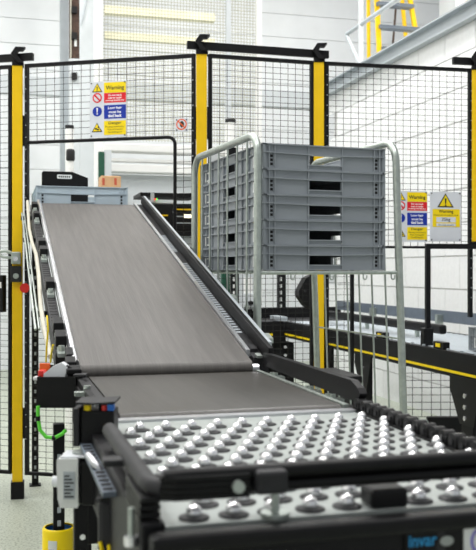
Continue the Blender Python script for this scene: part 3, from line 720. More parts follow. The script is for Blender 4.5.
gm = MB().prism([(SE + 0.01, gz0), (ST + 0.02, gz0 - 0.004), (ST - 0.01, gz0 - 0.002), (ST - 0.022, gz0 + 0.012), (ST - 0.01, gz0 + 0.022), (ST + 0.02, gz1), (SE + 0.01, gz1)], lambda a, b, d: (d, a, b), gt0, gt1)
gd = fb.part('right_guard', gm, 'black', 0.002)
for s_ in (ST + 0.10, ST + 0.22, ST + 0.46):
    q_ = MB(); q_.cyl((TRT + 0.016, s_, Z0 - 0.004), (TRT + 0.016, s_, Z0 + 0.014), 0.006, 8); q_.box(TRT + 0.008, TRT + 0.034, s_ - 0.014, s_ + 0.014, Z0 - 0.002, Z0 + 0.006); q_.cyl((TRT + 0.016, s_ + 0.022, Z0 - 0.002), (TRT + 0.016, s_ + 0.022, Z0 + 0.012), 0.007, 6)
    fb.part('clamp', q_, 'galv', parent=gd)
fb.part('guard_pad', MB().box(gt0 + 0.002, gt1 + 0.045, ST + 0.10, ST + 0.24, gz1 - 0.020, gz1 - 0.002), 'blackp', 0.006, parent=gd)
gl = MB().prism([(SE - 0.02, Z0 - 0.004), (ST + 0.02, Z0 - 0.004), (ST + 0.02, Z0 + 0.008), (SE - 0.02, Z0 + 0.012)], lambda a, b, d: (d, a, b), TL - 0.026, TL - 0.015)
fb.part('left_guard', gl, 'black', 0.002)
for s_ in (ST + 0.12, ST + 0.33):
    q_ = MB(); q_.cyl((TL - 0.02, s_, Z0 - 0.004), (TL - 0.02, s_, Z0 + 0.016), 0.007, 8); q_.box(TL - 0.045, TL - 0.012, s_ - 0.012, s_ + 0.012, Z0 - 0.004, Z0 + 0.004); fb.part('clamp', q_, 'galv')
for (t_, s_) in ((0.200 * K, 3.19 * K), (TRT + 0.03, 3.09 * K)):
    lg = fb.part('leg', MB().box(t_ - 0.0125, t_ + 0.0125, s_ - 0.0125, s_ + 0.0125, 0.0, Z0 - 0.10), 'black', 0.002)
    hh = MB()
    for z in [0.05 + 0.03 * k for k in range(23)]: hh.box(t_ - 0.004, t_ + 0.004, s_ - 0.0131, s_ - 0.0126, z, z + 0.013)
    fb.part('leg_slots', hh, 'grey_steel', parent=lg, kind='stuff')
fb.part('motor', MB().box(TL - 0.058, TL - 0.020, ST + 0.05, ST + 0.20, Z0 - 0.22, Z0 - 0.11), 'black', 0.006)
# yellow post protector round the leg
pr = Thing('post_protector', 'yellow cylindrical leg protector with blue lining at lower left', 'protector', (0.200 * K, 3.19 * K, 0))
rO, rI, hP = 0.037, 0.031, CS(52, 527, 3.19 * K).z
pr.part('sleeve', MB().lathe([(rI, 0.0), (rO, 0.0), (rO, hP - 0.004), (rO - 0.002, hP), (rI, hP)], 28, (0.200 * K, 3.19 * K, 0)), 'sign_y')
pr.part('lining', MB().lathe([(rI - 0.0005, hP - 0.004), (rI - 0.001, 0.05), (0.020, 0.05), (0.020, hP - 0.012), (rI - 0.001, hP - 0.012)], 28, (0.200 * K, 3.19 * K, 0)), 'blue_in')
aa = [math.radians(k) for k in range(228, 262, 4)]
st = MB(); st.add([(0.200 * K + (rO + .0006) * math.cos(a), 3.19 * K + (rO + .0006) * math.sin(a), z) for z in (hP - 0.06, hP - 0.022) for a in aa], [(i, i + 1, len(aa) + i + 1, len(aa) + i) for i in range(len(aa) - 1)])
pr.part('sticker', st, 'label')
st = MB(); st.add([(0.200 * K + (rO + .0012) * math.cos(a), 3.19 * K + (rO + .0012) * math.sin(a), z) for z in (hP - 0.05, hP - 0.042) for a in aa[1:-2]], [(i, i + 1, len(aa) - 3 + i + 1, len(aa) - 3 + i) for i in range(len(aa) - 4)])
pr.part('sticker_print', st, 'sign_b')

# ---- inclined belt conveyor
S0, S1 = SE, 6.25 * K; ZI0, ZI1 = Z0 + 0.030, CAMH + 0.47 * K
def zi(s_): return ZI0 + (ZI1 - ZI0) * (s_ - S0) / (S1 - S0)
ib = Thing('inclined_belt_conveyor', 'long inclined grey belt conveyor rising through the fence', 'conveyor', (TL, S0, 0))
def ibox(mb, t0, t1, d0, d1, sa=None, sb=None):
    sa = S0 if sa is None else sa; sb = S1 if sb is None else sb
    return mb.hexa([(t0, sa, zi(sa) + d0), (t1, sa, zi(sa) + d0), (t1, sb, zi(sb) + d0), (t0, sb, zi(sb) + d0), (t0, sa, zi(sa) + d1), (t1, sa, zi(sa) + d1), (t1, sb, zi(sb) + d1), (t0, sb, zi(sb) + d1)])
IL, IR = TL - 0.018, TRT - 0.006
ib.part('belt', belt_loop(IL + 0.004, IR - 0.004, S0 - 0.006, S1, zi, 0.018, 10), 'belt')
ib.part('end_roller', MB().cyl((IR - 0.004, S0 + 0.012, zi(S0) - 0.020), (IR + 0.014, S0 + 0.012, zi(S0) - 0.020), 0.014, 16), 'alu')
q_ = MB(); q_.tube([(IL - 0.006, S0 + 0.01, zi(S0 + 0.01) + 0.004), (IL - 0.006, S1 + 0.01, zi(S1 + 0.01) + 0.004)], 0.0085, 10); ib.part('left_edge_tube', q_, 'alu')
ib.part('left_channel', ibox(MB(), IL - 0.044, IL - 0.016, -0.060, -0.012, S0 + 0.12), 'charcoal')
sl = MB(); s_ = S0 + 0.10
while s_ < S1 - 0.1:
    ibox(sl, IL - 0.040, IL - 0.020, -0.0118, -0.0112, s_, s_ + 0.012); s_ += 0.026
ib.part('left_slots', sl, 'slot', kind='stuff')
for s_ in (S0 + 0.14, S0 + 0.24, S0 + 0.62, S0 + 1.02, S0 + 1.14, S0 + 1.62, S0 + 1.82):
    q_ = MB(); ibox(q_, IL - 0.042, IL - 0.016, -0.011, 0.022, s_, s_ + 0.05); c_ = ib.part('clip', q_, 'blackp', 0.002)
    q_ = MB(); ibox(q_, IL - 0.040, IL - 0.020, -0.011, -0.002, s_ - 0.05, s_ - 0.002); q_.cyl((IL - 0.030, s_ - 0.028, zi(s_ - 0.028) - 0.006), (IL - 0.030, s_ - 0.028, zi(s_ - 0.028) + 0.010), 0.0075, 8); ib.part('clip_plate', q_, 'galv', parent=c_)
ib.part('right_edge_strip', ibox(MB(), IR - 0.002, IR + 0.008, -0.01, 0.007, S0 + 0.06), 'alu')
ib.part('right_channel', ibox(MB(), IR + 0.008, IR + 0.046, -0.085, -0.002, S0 + 0.03), 'charcoal')
sl = MB(); s_ = S0 + 0.10; k = 0
while s_ < S1 - 0.02:
    if 4 < k % 40 < 38 and s_ < S0 + 1.35: ibox(sl, IR + 0.010, IR + 0.030, -0.0018, -0.001, s_, s_ + 0.011)
    s_ += 0.022; k += 1
ib.part('right_slots', sl, 'grey_steel', kind='stuff')
ib.part('slot_strip', ibox(MB(), IR + 0.009, IR + 0.032, -0.0019, -0.0017, S0 + 0.10, S1 - 0.05), 'charcoal')
rg = ib.part('right_guard', ibox(MB(), IR + 0.034, IR + 0.046, 0.0, 0.036, S0 - 0.012, S1 + 0.01), 'black', 0.002)
ib.part('guard_cap', ibox(MB(), IR + 0.046, IR + 0.055, 0.008, 0.036, S0 + 0.03, S1 + 0.01), 'grey_steel', 0.001, parent=rg)
for s_ in (S0 + 0.06, S0 + 0.40):
    q_ = MB(); ibox(q_, IR + 0.055, IR + 0.068, 0.022, 0.034, s_, s_ + 0.04); ib.part('guard_bracket', q_, 'galv', parent=rg)
ib.part('roller_bracket', ibox(MB(), IR + 0.014, IR + 0.028, 0.0, 0.006, S0 + 0.02, S0 + 0.04), 'galv'); ib.part('roller_bracket', ibox(MB(), IR + 0.012, IR + 0.030, 0.0, 0.006, S0 + 0.07, S0 + 0.10), 'charcoal')
ib.part('under_pan', ibox(MB(), IL + 0.002, IR, -0.085, -0.040, S0 + 0.05, S1 - 0.03), 'black')
for (t_, s_) in ((TL + 0.15, 2.7), (TRT - 0.03, 2.7), (TL + 0.15, 3.6), (TRT - 0.03, 3.6)):
    ib.part('leg', MB().box(t_ - 0.016, t_ + 0.016, s_ - 0.016, s_ + 0.016, 0.0, zi(s_) - 0.085), 'black', 0.002)
# left edge end guide (black cam) and hose, cable rods
q_ = MB(); ibox(q_, IL - 0.028, IL - 0.004, -0.004, 0.014, S0 - 0.01, S0 + 0.03); ibox(q_, IL - 0.03, IL + 0.004, 0.0, 0.012, S0 - 0.05, S0 - 0.02); ibox(q_, IL - 0.024, IL - 0.006, -0.002, 0.014, S0 + 0.04, S0 + 0.09); ib.part('corner_guide', q_, 'blackp', 0.003)
hs = []
for k in range(9):
    s_ = S0 + 0.06 + (S1 - S0 - 0.02) * k / 8; hs.append((IL - 0.058 - 0.004 * math.sin(k * 1.3), s_, zi(s_) - 0.012 + 0.014 * math.cos(k * 1.7)))
ib.part('hose', MB().tube(hs, 0.0065, 8), 'hose')
for dt in (-0.072, -0.082):
    ib.part('cable_rod', MB().tube([(IL + dt, S0 + 0.35, zi(S0 + 0.35) - 0.03), (IL + dt, S1 - 0.1, zi(S1 - 0.1) - 0.03)], 0.0035, 6), 'galv')
for s_ in (S0 + 0.5, S0 + 0.95, S0 + 1.4, S0 + 1.8):
    ib.part('rod_bracket', MB().box(IL - 0.088, IL - 0.044, s_, s_ + 0.012, zi(s_) - 0.045, zi(s_) - 0.028), 'black')
for pts_ in (((47, 316), (48, 330), (46.5, 350), (46, 362)), ((53, 345), (51.5, 352), (50.5, 362))):
    ib.part('yellow_cable', MB().tube([CT(x, y, IL - 0.068) for x, y in pts_], 0.0022, 6), 'sign_y')

# ---- items on the left side of the line
def xz(px0, px1, py0, py1, D): 
    a, b = PT(px0, py1, D), PT(px1, py0, D); return a.x, b.x, a.z, b.z
# scanner bin
D_ = 3.02 * K; x0, x1, z0_, z1_ = xz(37, 76, 377, 408, D_)
bn = Thing('scanner_bin', 'black open bin at the foot of the inclined belt', 'bin', (x0, D_, z0_), 0, 'W')
w_, h_, dp = x1 - x0, z1_ - z0_, 0.100
q_ = MB(); q_.box(0, w_, 0, 0.003, 0, h_); q_.box(0, w_, dp - 0.003, dp, 0, h_ + 0.016); q_.box(0, 0.003, 0.003, dp - 0.003, 0, h_); q_.box(w_ - 0.003, w_, 0.003, dp - 0.003, 0, h_); q_.box(0.003, w_ - 0.003, 0.003, dp - 0.003, 0, 0.003)
bn.part('shell', q_, 'blackp'); bn.part('bracket', MB().box(w_, w_ + 0.06, 0.05, 0.075, h_ - 0.03, h_ - 0.012), 'galv')
bn.part('rim_clip', MB().box(w_ - 0.006, w_ + 0.022, -0.004, 0.03, h_ - 0.001, h_ + 0.006), 'charcoal', 0.002)
p = PT(53, 371, 3.02 * K + 0.04)
sn = Thing('barcode_scanner', 'light grey handheld scanner with red window lying in the black bin', 'scanner', (p.x, p.y, z0_ + 0.003), 0, 'W')
dz = p.z - (z0_ + 0.003)
q_ = MB().prism([(-0.026, dz - 0.012), (-0.014, dz - 0.020), (0.028, dz - 0.018), (0.036, dz + 0.010), (0.022, dz + 0.020), (0.002, dz + 0.012)], lambda a, b, d: (a, d, b), -0.016, 0.016)
bd = sn.part('head', q_, 'greyplast', 0.004); sn.part('window', MB().box(-0.030, -0.018, -0.017, 0.014, dz - 0.012, dz + 0.002), 'red', 0.001, parent=bd)
sn.part('handle', MB().tube([(0.010, 0, dz - 0.012), (0.004, 0.004, dz - 0.040), (0.0, 0.006, 0.003)], 0.011, 10), 'greyplast'); sn.part('nose', MB().box(-0.043, -0.026, -0.010, 0.010, dz - 0.020, dz - 0.012), 'greyplast', 0.002)
q_ = MB()
for k in range(3): q_.tube([(0.032 + 0.005 * k, -0.01, dz + 0.012 - 0.004 * k), (0.050 + 0.005 * k, -0.012, dz + 0.002 - 0.010 * k), (0.056 + 0.004 * k, -0.012, dz - 0.02)], 0.0042, 8)
sn.part('coiled_lead', q_, 'blackp')
p = PT(46, 367, 3.02 * K + 0.09)
solo('orange_tag', MB().box(-0.012, 0.012, 0, 0.006, 0, p.z + 0.01 - z0_ - 0.004), 'orange', 'small orange tag standing behind the scanner in the bin', 'tag', (p.x, 3.02 * K + 0.075, z0_ + 0.004), 0, 'W', 0.001)
# green cable loop
gp_ = [PT(38, 406, 2.98 * K), PT(38, 418, 2.98 * K), PT(40, 430, 2.98 * K), PT(46, 437, 2.98 * K), PT(54, 438, 2.98 * K), PT(62, 434, 2.98 * K), PT(66, 430, 2.98 * K)]
gc = Thing('green_cable', 'bright green cable looping below the black bin', 'cable', gp_[3], 0, 'W'); o3 = gp_[3]
gc.part('lead', MB().tube([p - o3 for p in gp_], 0.0042, 8), 'green'); gc.part('tie', MB().cyl(gp_[1] - o3 + Vector((0, 0, .004)), gp_[1] - o3 - Vector((0, 0, .006)), 0.0052, 8), 'blackp'); gc.part('tie', MB().cyl(gp_[4] - o3 - Vector((.004, 0, 0)), gp_[4] - o3 + Vector((.004, 0, 0)), 0.0052, 8), 'blackp')
# push button box
D_ = 2.06 * K; x0, x1, z0_, z1_ = xz(80, 114, 411, 449, D_)
pb = Thing('button_box', 'black push-button box with yellow, red and blue buttons on the table side', 'control box', (x0, D_, z0_), 0, 'W')
w_, h_ = x1 - x0, z1_ - z0_
pb.part('case', MB().box(0, w_, 0, 0.050, 0, h_), 'blackp', 0.003)
pb.part('side_plate', MB().box(-0.010, -0.001, -0.004, 0.05, 0.004, h_ + 0.004), 'charcoal', 0.001)
pb.part('hood', MB().prism([(-0.006, h_ + 0.0105), (0.022, h_ + 0.0095), (w_ + 0.002, h_ + 0.0115), (w_ + 0.002, h_ + 0.0145), (0.022, h_ + 0.0125), (-0.006, h_ + 0.0135)], lambda a, b, d: (a, d, b), -0.004, 0.056), 'charcoal')
pb.part('hood_post', MB().box(w_ * 0.45, w_ * 0.62, 0.03, 0.05, h_, h_ + 0.0096), 'blackp')
for (fx, m_, r_) in ((0.20, 'sign_y', 0.0058), (0.70, 'red', 0.0050)):
    pb.part('button', MB().cyl((w_ * fx, 0.008, h_), (w_ * fx, 0.008, h_ + 0.008), r_, 14), m_)
pb.part('button', MB().box(w_ * 0.80, w_ * 0.99, 0.0, 0.016, h_, h_ + 0.010), 'blue', 0.001)
pb.part('mounting_bolt', MB().cyl((w_ - 0.002, -0.002, 0.008), (w_ + 0.006, -0.012, 0.008), 0.007, 10), 'chrome')
pb.part('mounting_arm', MB().box(w_ - 0.002, w_ + 0.012, 0.01, 0.04, 0.0, 0.012), 'black')
# isolator
D_ = 2.0 * K; x0, x1, z0_, z1_ = xz(57, 78, 459, 508, D_); xb = PT(98, 0, D_).x - x0
iso = Thing('drive_unit', 'white-faced drive unit with black body on the table leg', 'drive unit', (x0, D_, z0_), 0, 'W')
w_, h_ = x1 - x0, z1_ - z0_
iso.part('white_cover', MB().prism([(0.004, 0), (w_, 0), (w_, h_), (0.0, h_), (-0.001, h_ - 0.006), (0.001, 0.012)], lambda a, b, d: (a, d, b), 0.0, 0.045), 'label', 0.003)
iso.part('black_body', MB().box(w_ + 0.001, xb, 0.004, 0.060, 0.002, h_ - 0.004), 'blackp', 0.004)
iso.part('top_plate', MB().box(0.004, xb - 0.012, 0.004, 0.050, h_, h_ + 0.003), 'greyplast', 0.001)
iso.part('top_disc', MB().cyl((w_ + 0.002, 0.026, h_ + 0.003), (w_ + 0.002, 0.026, h_ + 0.0065), 0.015, 20), 'zinc')
lb = iso.part('rating_plate', MB().box(w_ * .30, w_ * .86, -0.0012, 0.0, h_ * .18, h_ * .74), 'grey_steel')
for k in range(7):
    ww = (0.5, 0.34, 0.46, 0.3, 0.5, 0.4, 0.28)[k]
    iso.part('plate_print', MB().box(w_ * .36, w_ * (.36 + ww * .9), -0.0016, -0.0012, h_ * (.22 + .07 * k), h_ * (.25 + .07 * k)), 'charcoal', parent=lb)
iso.part('knob', MB().cyl((-0.001, 0.018, h_ * .48), (-0.010, 0.018, h_ * .48), 0.008, 14), 'greyplast')
iso.part('mount_plate', MB().box(w_ + 0.012, w_ + 0.05, 0.060, 0.12, h_ * .2, h_ * .8), 'black')
# pipe elbow and gearmotor under the table edge
D_ = 1.79 * K
q0 = PT(90, 462, D_)
el = Thing('coolant_elbow', 'bright bent metal conduit beside the drive unit', 'conduit', PT(103, 490, D_), 0, 'W'); o3 = PT(103, 490, D_)
el.part('conduit', MB().tube([PT(88, 455, D_ + .03) - o3, PT(95, 464, D_) - o3, PT(101, 470, D_) - o3, PT(103.5, 476, D_) - o3, PT(104, 492, D_ + .01) - o3], 0.0042, 10), 'alu')
el.part('elbow_nut', MB().cyl(PT(103.5, 477, D_) - o3, PT(104, 484, D_) - o3, 0.006, 8), 'galv')
D_ = 1.706 * K; x0, x1, z0_, z1_ = xz(97, 119, 500, 556, D_)
gm_ = Thing('gear_motor', 'dark grey gear motor hanging under the table edge', 'motor', (x0, D_, z0_), 0, 'W')
w_, h_ = x1 - x0, z1_ - z0_
gm_.part('housing', MB().box(0, w_, 0, 0.05, 0, h_), 'charcoal', 0.007); gm_.part('lid', MB().prism([(-0.002, h_), (w_ * .4, h_ + 0.004), (w_ + 0.004, h_ + 0.010), (w_ + 0.004, h_ + 0.004), (w_ * .4, h_ - 0.002)], lambda a, b, d: (a, d, b), -0.002, 0.05), 'blackp')
gm_.part('lead', MB().tube([(0.004, -0.004, 0.0), (0.007, -0.006, 0.010), (0.004, -0.002, 0.018)], 0.0024, 8), 'sign_y'); gm_.part('lead', MB().tube([(w_ * .7, -0.004, 0.0), (w_ * .6, -0.006, 0.008), (w_ * .55, -0.002, 0.014)], 0.0024, 8), 'sign_y')

# ================================================================== TOTE AND ITEMS AT THE TOP OF THE INCLINE
sT = S1 + 0.03; zT = ZI1 - 0.012
tb = Thing('upper_conveyor', 'black conveyor bed carrying the pale tote at the top', 'conveyor', (TL - 0.03, S1 + 0.01, 0))
tb.part('bed', MB().box(TL - 0.05, TRT + 0.02, S1 + 0.006, S1 + 0.82, zT - 0.10, zT), 'black', 0.003)
for (t_, s_) in ((TL - 0.012, S1 + 0.78), (TRT, S1 + 0.78), (TL + 0.2, S1 + 0.25)):
    lg = tb.part('leg', MB().box(t_ - 0.017, t_ + 0.017, s_ - 0.017, s_ + 0.017, 0.006, zT - 0.10), 'black'); tb.part('foot_plate', MB().box(t_ - 0.03, t_ + 0.03, s_ - 0.03, s_ + 0.03, 0.0, 0.006), 'black', parent=lg)
    hh = MB()
    for z in [0.04 + 0.05 * k for k in range(25)]: hh.box(t_ - 0.005, t_ + 0.005, s_ - 0.0176, s_ - 0.0171, z, z + 0.018)
    tb.part('leg_slots', hh, 'grey_steel', parent=lg, kind='stuff')
tc_ = Vector((CS(82, 190, S1 + 0.32).x, S1 + 0.33, zT + 0.0005))
wt = CS(128, 190, S1 + 0.03).x - CS(36, 190, S1 + 0.03).x
TM2 = tote_meshes(wt, 0.60, CS(0, 184.5, S1 + 0.03).z - zT)
cx_ = (CS(36, 190, S1 + 0.03).x + CS(128, 190, S1 + 0.03).x) / 2
tote(TM2, 'pale blue-grey tote at the head of the inclined belt', toW((cx_, S1 + 0.33, zT + 0.0005)), TH, 'tote2')
s_ = S1 + 0.30; a, b = CS(42, 171, s_), CS(88, 186, s_)
zf = zT + 0.005
pl = Thing('label_plate', 'black shaped plate with white label standing in the pale tote', 'plate', (a.x, s_, zf))
ch = CS(72, 171, s_).x; cz = CS(88, 178, s_).z
pl.part('plate', MB().prism([(a.x, zf), (b.x, zf), (b.x, cz), (ch, a.z), (a.x + 0.006, a.z), (a.x, a.z - 0.006)], lambda p, q, d: (p, d, q), s_, s_ + 0.04), 'blackp', 0.002)
u, v = CS(57, 174.5, s_), CS(72, 179, s_)
lb = pl.part('label', MB().prism([(u.x, v.z + .004), (u.x + .004, v.z), (v.x - .004, v.z), (v.x, v.z + .004), (v.x, u.z - .004), (v.x - .004, u.z), (u.x + .004, u.z), (u.x, u.z - .004)], lambda p, q, d: (p, d, q), s_ - 0.001, s_), 'label')
for k in range(6): pl.part('label_print', MB().box(u.x + .008 + .0095 * k, u.x + .014 + .0095 * k, s_ - 0.0015, s_ - 0.001, v.z + .006, u.z - .006), 'charcoal', parent=lb)
s_ = S1 + 0.36; a, b = CS(101, 175.5, s_), CS(121, 186, s_)
cbx = Thing('cardboard_box', 'small tan cardboard box standing in the pale tote', 'box', (a.x, s_, zf))
cbx.part('carton', MB().box(a.x, b.x, s_, s_ + 0.12, zf, a.z), 'card', 0.004)
for px in (103.5, 115.5): q_ = CS(px, 181, s_); cbx.part('print', MB().box(q_.x - .006, q_.x + .006, s_ - 0.0007, s_ - 0.0001, q_.z - .020, q_.z + .014), 'cardred')
# signal posts behind
def signal_post(px, ytop, ycap, s_, rpx, label, round_=False):
    c = CS(px, ycap, s_); r_ = rpx * toW(c).y / FPX; zt_ = CS(px, ytop, s_).z
    t = Thing('signal_post', label, 'post', (c.x, c.y, 0))
    t.part('tube', MB().cyl((c.x, c.y, 0), (c.x, c.y, c.z), r_ * (0.62 if round_ else 1), 16), 'white_paint')
    if round_:
        h = zt_ - c.z; t.part('cap', MB().lathe([(r_ * .8, 0), (r_, h * .12), (r_, h * .8), (r_ * .85, h * .95), (r_ * .5, h), (0.0005, h)], 16, (c.x, c.y, c.z)), 'charcoal')
    else: t.part('cap', MB().cyl((c.x, c.y, c.z), (c.x, c.y, zt_), r_ * 1.05, 16), 'charcoal')
signal_post(70.5, 149, 161, 5.9, 4.4, 'white post with rounded black head behind the black plate', True)
signal_post(69.5, 125.5, 129, 6.6, 4.2, 'white post with flat black cap below the fence bar at left')
signal_post(230.5, 119.5, 123, 7.15, 5.2, 'white post with flat black cap behind the tote stack')

# black transfer machine right of the incline head
s_ = 5.0
def B5(m, x0, x1, y0, y1, d0=0.0, d1=0.3): a, b = CS(x0, y0, s_), CS(x1, y1, s_); return m.box(a.x, b.x, s_ + d0, s_ + d1, b.z, a.z)
a = CS(142, 245, s_)
mc = Thing('transfer_machine', 'black machine with yellow stripes right of the incline head', 'machine', (a.x, s_, 0))
mc.part('top_rail', B5(MB(), 141, 199, 192, 197, 0.02, 0.3), 'black'); mc.part('rear_rail', B5(MB(), 160, 199, 202, 209, 0.1, 0.3), 'charcoal')
mc.part('left_housing', B5(MB(), 148, 172, 204, 226, -0.02, 0.3), 'black', 0.004); mc.part('white_tray', B5(MB(), 152, 177, 199.5, 203.5, 0.0, 0.2), 'lightgrey')
mc.part('right_housing', B5(MB(), 176, 198, 211, 231, 0.0, 0.3), 'blackp', 0.004)
for y in (216, 222.5): mc.part('housing_rib', B5(MB(), 176, 198, y, y + 1.2, -0.006, 0.0), 'grey_steel')
mc.part('yellow_stripe', B5(MB(), 176.5, 197, 208.8, 210.4, -0.012, 0.0), 'yellow'); mc.part('yellow_stripe', B5(MB(), 152, 167, 214.8, 216.4, -0.03, -0.02), 'yellow')
mc.part('work_lamp', B5(MB(), 184, 193, 214.5, 218, -0.015, 0.0), 'lamp')
for px, m_ in ((155.5, 'led_r'), (157, 'led_g')):
    c = CS(px, 199, s_ - 0.03); mc.part('led', MB().cyl((c.x, c.y, c.z), (c.x, c.y + 0.03, c.z), 0.005, 8), m_)
mc.part('lower_rail', B5(MB(), 168, 199, 231, 236, 0.0, 0.3), 'black'); mc.part('panel', B5(MB(), 176, 196, 236, 247, 0.05, 0.06), 'bed')
for px in (170, 188, 197): a = CS(px, 240, s_); mc.part('leg', MB().box(a.x - .02, a.x + .02, s_ + 0.06, s_ + 0.10, 0, a.z), 'black')
c = CS(147, 186, s_); mc.part('bracket', B5(MB(), 151, 154, 193, 202, -0.01, 0.02), 'grey_steel')

# ================================================================== ROLLER CONVEYOR ALONG THE RIGHT WALL
TN, TF, ZC = 2.0, 2.62, 0.765; SA, SB = 2.3, 6.1
rc = Thing('roller_conveyor', 'long black roller conveyor with yellow stripe along the right wall', 'conveyor', (TN, SA, 0))
rc.part('near_beam', MB().box(TN, TN + 0.04, SA, SB, 0.650, ZC), 'black', 0.003)
rc.part('yellow_stripe', MB().box(TN - 0.002, TN, SA, SB, 0.668, 0.680), 'sign_y')
rc.part('far_beam', MB().box(TF - 0.04, TF, SA, SB, 0.650, ZC), 'black')
ro = MB(); s_ = SA + 0.04
while s_ < SB: ro.cyl((TN + 0.04, s_, ZC - 0.022), (TF - 0.04, s_, ZC - 0.022), 0.024, 10); s_ += 0.062
rc.part('rollers', ro, 'bed', kind='stuff')
bb = MB(); s_ = SA + 0.05
while s_ < SB: bb.cyl((TN + 0.02, s_, ZC), (TN + 0.02, s_, ZC + 0.008), 0.008, 6); s_ += 0.124
rc.part('beam_bolts', bb, 'grey_steel', kind='stuff')
rc.part('far_guard', MB().box(TF + 0.01, TF + 0.03, SA, SB + 0.6, ZC + 0.055, ZC + 0.125), 'bluegrey')
for s_ in (2.9, 3.9, 4.9, 5.9): rc.part('guard_bracket', MB().box(TF - 0.03, TF + 0.01, s_, s_ + 0.03, ZC, ZC + 0.10), 'galv')
e1c = CT(444, 338, TN + 0.26)
gb2 = rc.part('guide_bar', MB().box(TN + 0.24, TN + 0.28, e1c.y, SB - 0.1, ZC + 0.035, ZC + 0.085), 'black', 0.012)
for s_ in (e1c.y + 0.3, e1c.y + 1.0): rc.part('guide_bracket', MB().box(TN + 0.25, TN + 0.27, s_, s_ + 0.02, ZC - 0.01, ZC + 0.04), 'galv', parent=gb2)
for px, py in ((441, 347), (382, 337)):
    c = CT(px, py, TN + 0.02); q_ = rc.part('sensor', MB().box(TN + 0.005, TN + 0.04, c.y - 0.05, c.y + 0.05, ZC, ZC + 0.035), 'blackp', 0.003); rc.part('sensor_face', MB().box(TN + 0.001, TN + 0.005, c.y - 0.02, c.y + 0.02, ZC + 0.01, ZC + 0.027), 'sign_y', parent=q_)
# legs with gusset plates
for px, wd in ((472, 0.05), (368, 0.03), (330, 0.03)):
    c = CT(px, 380, TN + 0.02)
    lg = rc.part('leg', MB().box(TN - 0.004, TN + 0.036, c.y - wd, c.y + wd, 0.0, 0.65), 'black', 0.002)
    rc.part('gusset', MB().prism([(c.y - wd - 0.01, 0.45), (c.y + wd + 0.01, 0.45), (c.y + wd + 0.10, 0.60), (c.y + wd + 0.10, 0.66), (c.y - wd - 0.08, 0.66)], lambda p, q, d: (d, p, q), TN - 0.008, TN - 0.001), 'blackp', parent=lg)
    for dz in (0.48, 0.53, 0.58): rc.part('bolt', MB().cyl((TN - 0.008, c.y + 0.01, dz), (TN - 0.014, c.y + 0.01, dz), 0.011, 10), 'chrome', parent=lg)
    hh = MB()
    for z in [0.03 + 0.05 * k for k in range(8)]: hh.box(TN - 0.0047, TN - 0.0041, c.y - 0.008, c.y + 0.008, z, z + 0.022)
    rc.part('leg_slots', hh, 'grey_steel', parent=lg, kind='stuff')
    c2 = CT(px, 380, TF); c2.y = min(c2.y, SB - 0.1)
    if px != 330: rc.part('leg', MB().box(TF - 0.036, TF, c2.y - wd, c2.y + wd, 0.0, 0.65), 'black')
tr = CT(470, 335, TN + 0.10)
TM3 = tote_meshes(0.40, 0.60, 0.108)
tote(TM3, 'grey tote riding on the roller conveyor at the right edge', toW((TN + 0.30, CT(467, 335, TN + 0.10).y - 0.31, ZC + 0.003)), TH, 'tote')
# cross conveyor at its far end with black frames
cc = Thing('cross_conveyor', 'black cross conveyor with yellow stripe behind the trolley', 'conveyor', (1.0, SB, 0))
cc.part('front_beam', MB().box(0.95, TN - 0.01, SB, SB + 0.04, 0.62, ZC), 'black'); cc.part('rear_beam', MB().box(0.95, 2.7, SB + 0.66, SB + 0.70, 0.62, ZC + 0.07), 'black')
cc.part('bed', MB().box(0.95, 2.6, SB + 0.05, SB + 0.65, 0.70, ZC - 0.01), 'charcoal')
a, b = CS(251, 335, SB), CS(273, 335, SB); cc.part('yellow_stripe', MB().box(a.x, b.x, SB - 0.003, SB, a.z - 0.008, a.z + 0.008), 'sign_y')
cc.part('lower_beam', MB().box(0.95, TN - 0.01, SB + 0.02, SB + 0.06, 0.42, 0.56), 'black')
a = CS(290, 322, SB); b = CS(318, 328, SB); cc.part('steel_tray', MB().box(a.x, TN - 0.02, SB + 0.06, SB + 0.3, ZC + 0.0, ZC + 0.03), 'bed')
cc.part('drive_cabinet', MB().box(CS(255, 0, SB).x, CS(299, 0, SB).x, SB + 0.11, SB + 0.4, 0.0, 0.60), 'black', 0.004)
for t_ in (1.0, 1.5, 1.95): cc.part('leg', MB().box(t_ - 0.03, t_ + 0.03, SB + 0.045, SB + 0.10, 0, 0.62), 'black')
for (px, py) in ((285, 347), (285, 355)): c = CS(px, py, SB + 0.0); cc.part('bolt', MB().cyl((c.x, SB, c.z), (c.x, SB - 0.012, c.z), 0.012, 8), 'chrome')
# slotted upright and dark disc guard, pump-like fittings
s_ = 6.85
def slotted(px0, px1, ytop, label):
    a, b = CS(px0, ytop, s_), CS(px1, ytop, s_)
    t = Thing('slotted_upright', label, 'upright', (a.x, s_, 0)); u = t.part('profile', MB().box(a.x, b.x, s_, s_ + 0.06, 0, a.z), 'black'); hh = MB(); z = 0.5
    while z < a.z - 0.05: hh.box(a.x + 0.008, a.x + 0.024, s_ - 0.001, s_, z, z + 0.03); z += 0.055
    t.part('slots', hh, 'label', kind='stuff'); return t
slotted(279, 286, 255, 'black slotted upright seen under the trolley shelf'); slotted(232, 239, 255, 'black slotted upright behind the wires of the trolley side')
a, b = CS(222, 275, s_ + 0.1), CS(230, 310, s_ + 0.1); solo('green_post', MB().box(a.x, b.x, s_ + 0.1, s_ + 0.16, 0, 1.5), 'darkgreen', 'dark green post behind the trolley side wires', 'post', (a.x, s_ + 0.1, 0), bevel=0.004)
s_ = 5.2
pts = [(299, 291), (306, 278), (312, 275), (318, 275), (318, 309), (310, 309), (305, 305), (299, 296)]
cs = [CS(x, y, s_) for x, y in pts]
dg = Thing('machine_guard', 'black octagonal machine guard next to the middle yellow post', 'guard', (cs[4].x, s_, cs[4].z))
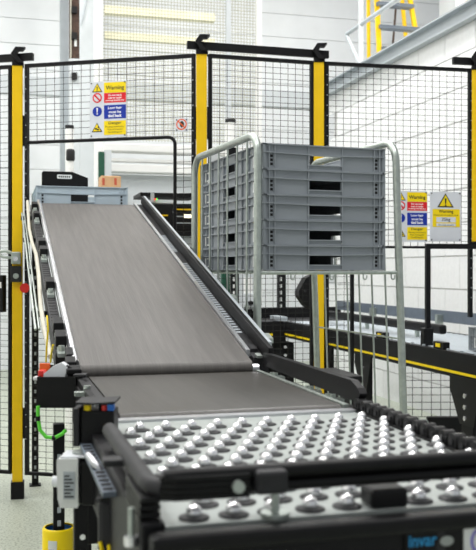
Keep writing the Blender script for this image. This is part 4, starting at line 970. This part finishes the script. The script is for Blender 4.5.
dg.part('shell', MB().prism([(c.x, c.z) for c in cs][::-1], lambda p, q, d: (p, d, q), s_, s_ + 0.08), 'blackp', 0.008); c = CS(305, 291, s_); dg.part('bolt', MB().cyl((c.x, s_, c.z), (c.x, s_ - 0.008, c.z), 0.009, 8), 'charcoal')
dg.part('stem', MB().box(cs[4].x - 0.03, cs[4].x, s_ + 0.02, s_ + 0.06, 0.0, cs[4].z + 0.02), 'black')
s_ = 6.6
c = CS(252, 300, s_); fz_ = 0.62 + 0.305
pu = Thing('pneumatic_unit', 'pale pneumatic fittings behind the trolley side wires', 'valve unit', (c.x, s_, fz_))
pu.part('body', MB().box(c.x - 0.06, c.x + 0.05, s_, s_ + 0.08, ZC + 0.07, CS(0, 295, s_).z), 'lightgrey', 0.006)
for k, (px, py) in enumerate(((246, 307), (250, 303), (254, 309), (258, 304))): q_ = CS(px, py, s_); pu.part('fitting', MB().cyl((q_.x, s_, q_.z), (q_.x, s_ - 0.04, q_.z), 0.018, 10), ('galv', 'blackp', 'galv', 'black')[k])
pu.part('cylinder', MB().cyl((c.x - 0.02, s_ + 0.04, CS(0, 295, s_).z), (c.x - 0.02, s_ + 0.04, CS(0, 278, s_).z), 0.035, 14), 'white_paint')
# low black kerb with mesh guard beyond the conveyor
a, b = PT(411, 433, 6.15), PT(476, 433, 6.15)
ca, cb2 = toC(a), toC(b)
kb = Thing('mesh_guard', 'low mesh guard on a black kerb under the roller conveyor', 'guard', (a.x, a.y, 0), 0, 'W')
kb.part('kerb', MB().box(0.12, 0.49, 0, 0.06, 0, 0.11), 'black', 0.004); kb.part('kerb_cap', MB().box(0.0, 0.12, -0.01, 0.07, 0, 0.085), 'galv', 0.003)
kb.part('kerb_return', MB().hexa([(0.0, 0.0, 0), (0.05, 0.06, 0), (-0.45, 1.6, 0), (-0.52, 1.6, 0), (0.0, 0.0, 0.10), (0.05, 0.06, 0.10), (-0.45, 1.6, 0.10), (-0.52, 1.6, 0.10)]), 'charcoal')
m = MB(); wiremesh(m, -0.05, 0.48, 0.11, 0.62, 0.066, 0.052, 0.0028, 0.03); kb.part('wire_mesh', m, 'blackm', kind='stuff')
for x in (-0.05, 0.47): kb.part('stake', MB().box(x - 0.012, x + 0.012, 0.02, 0.045, 0.0, 0.64), 'black')
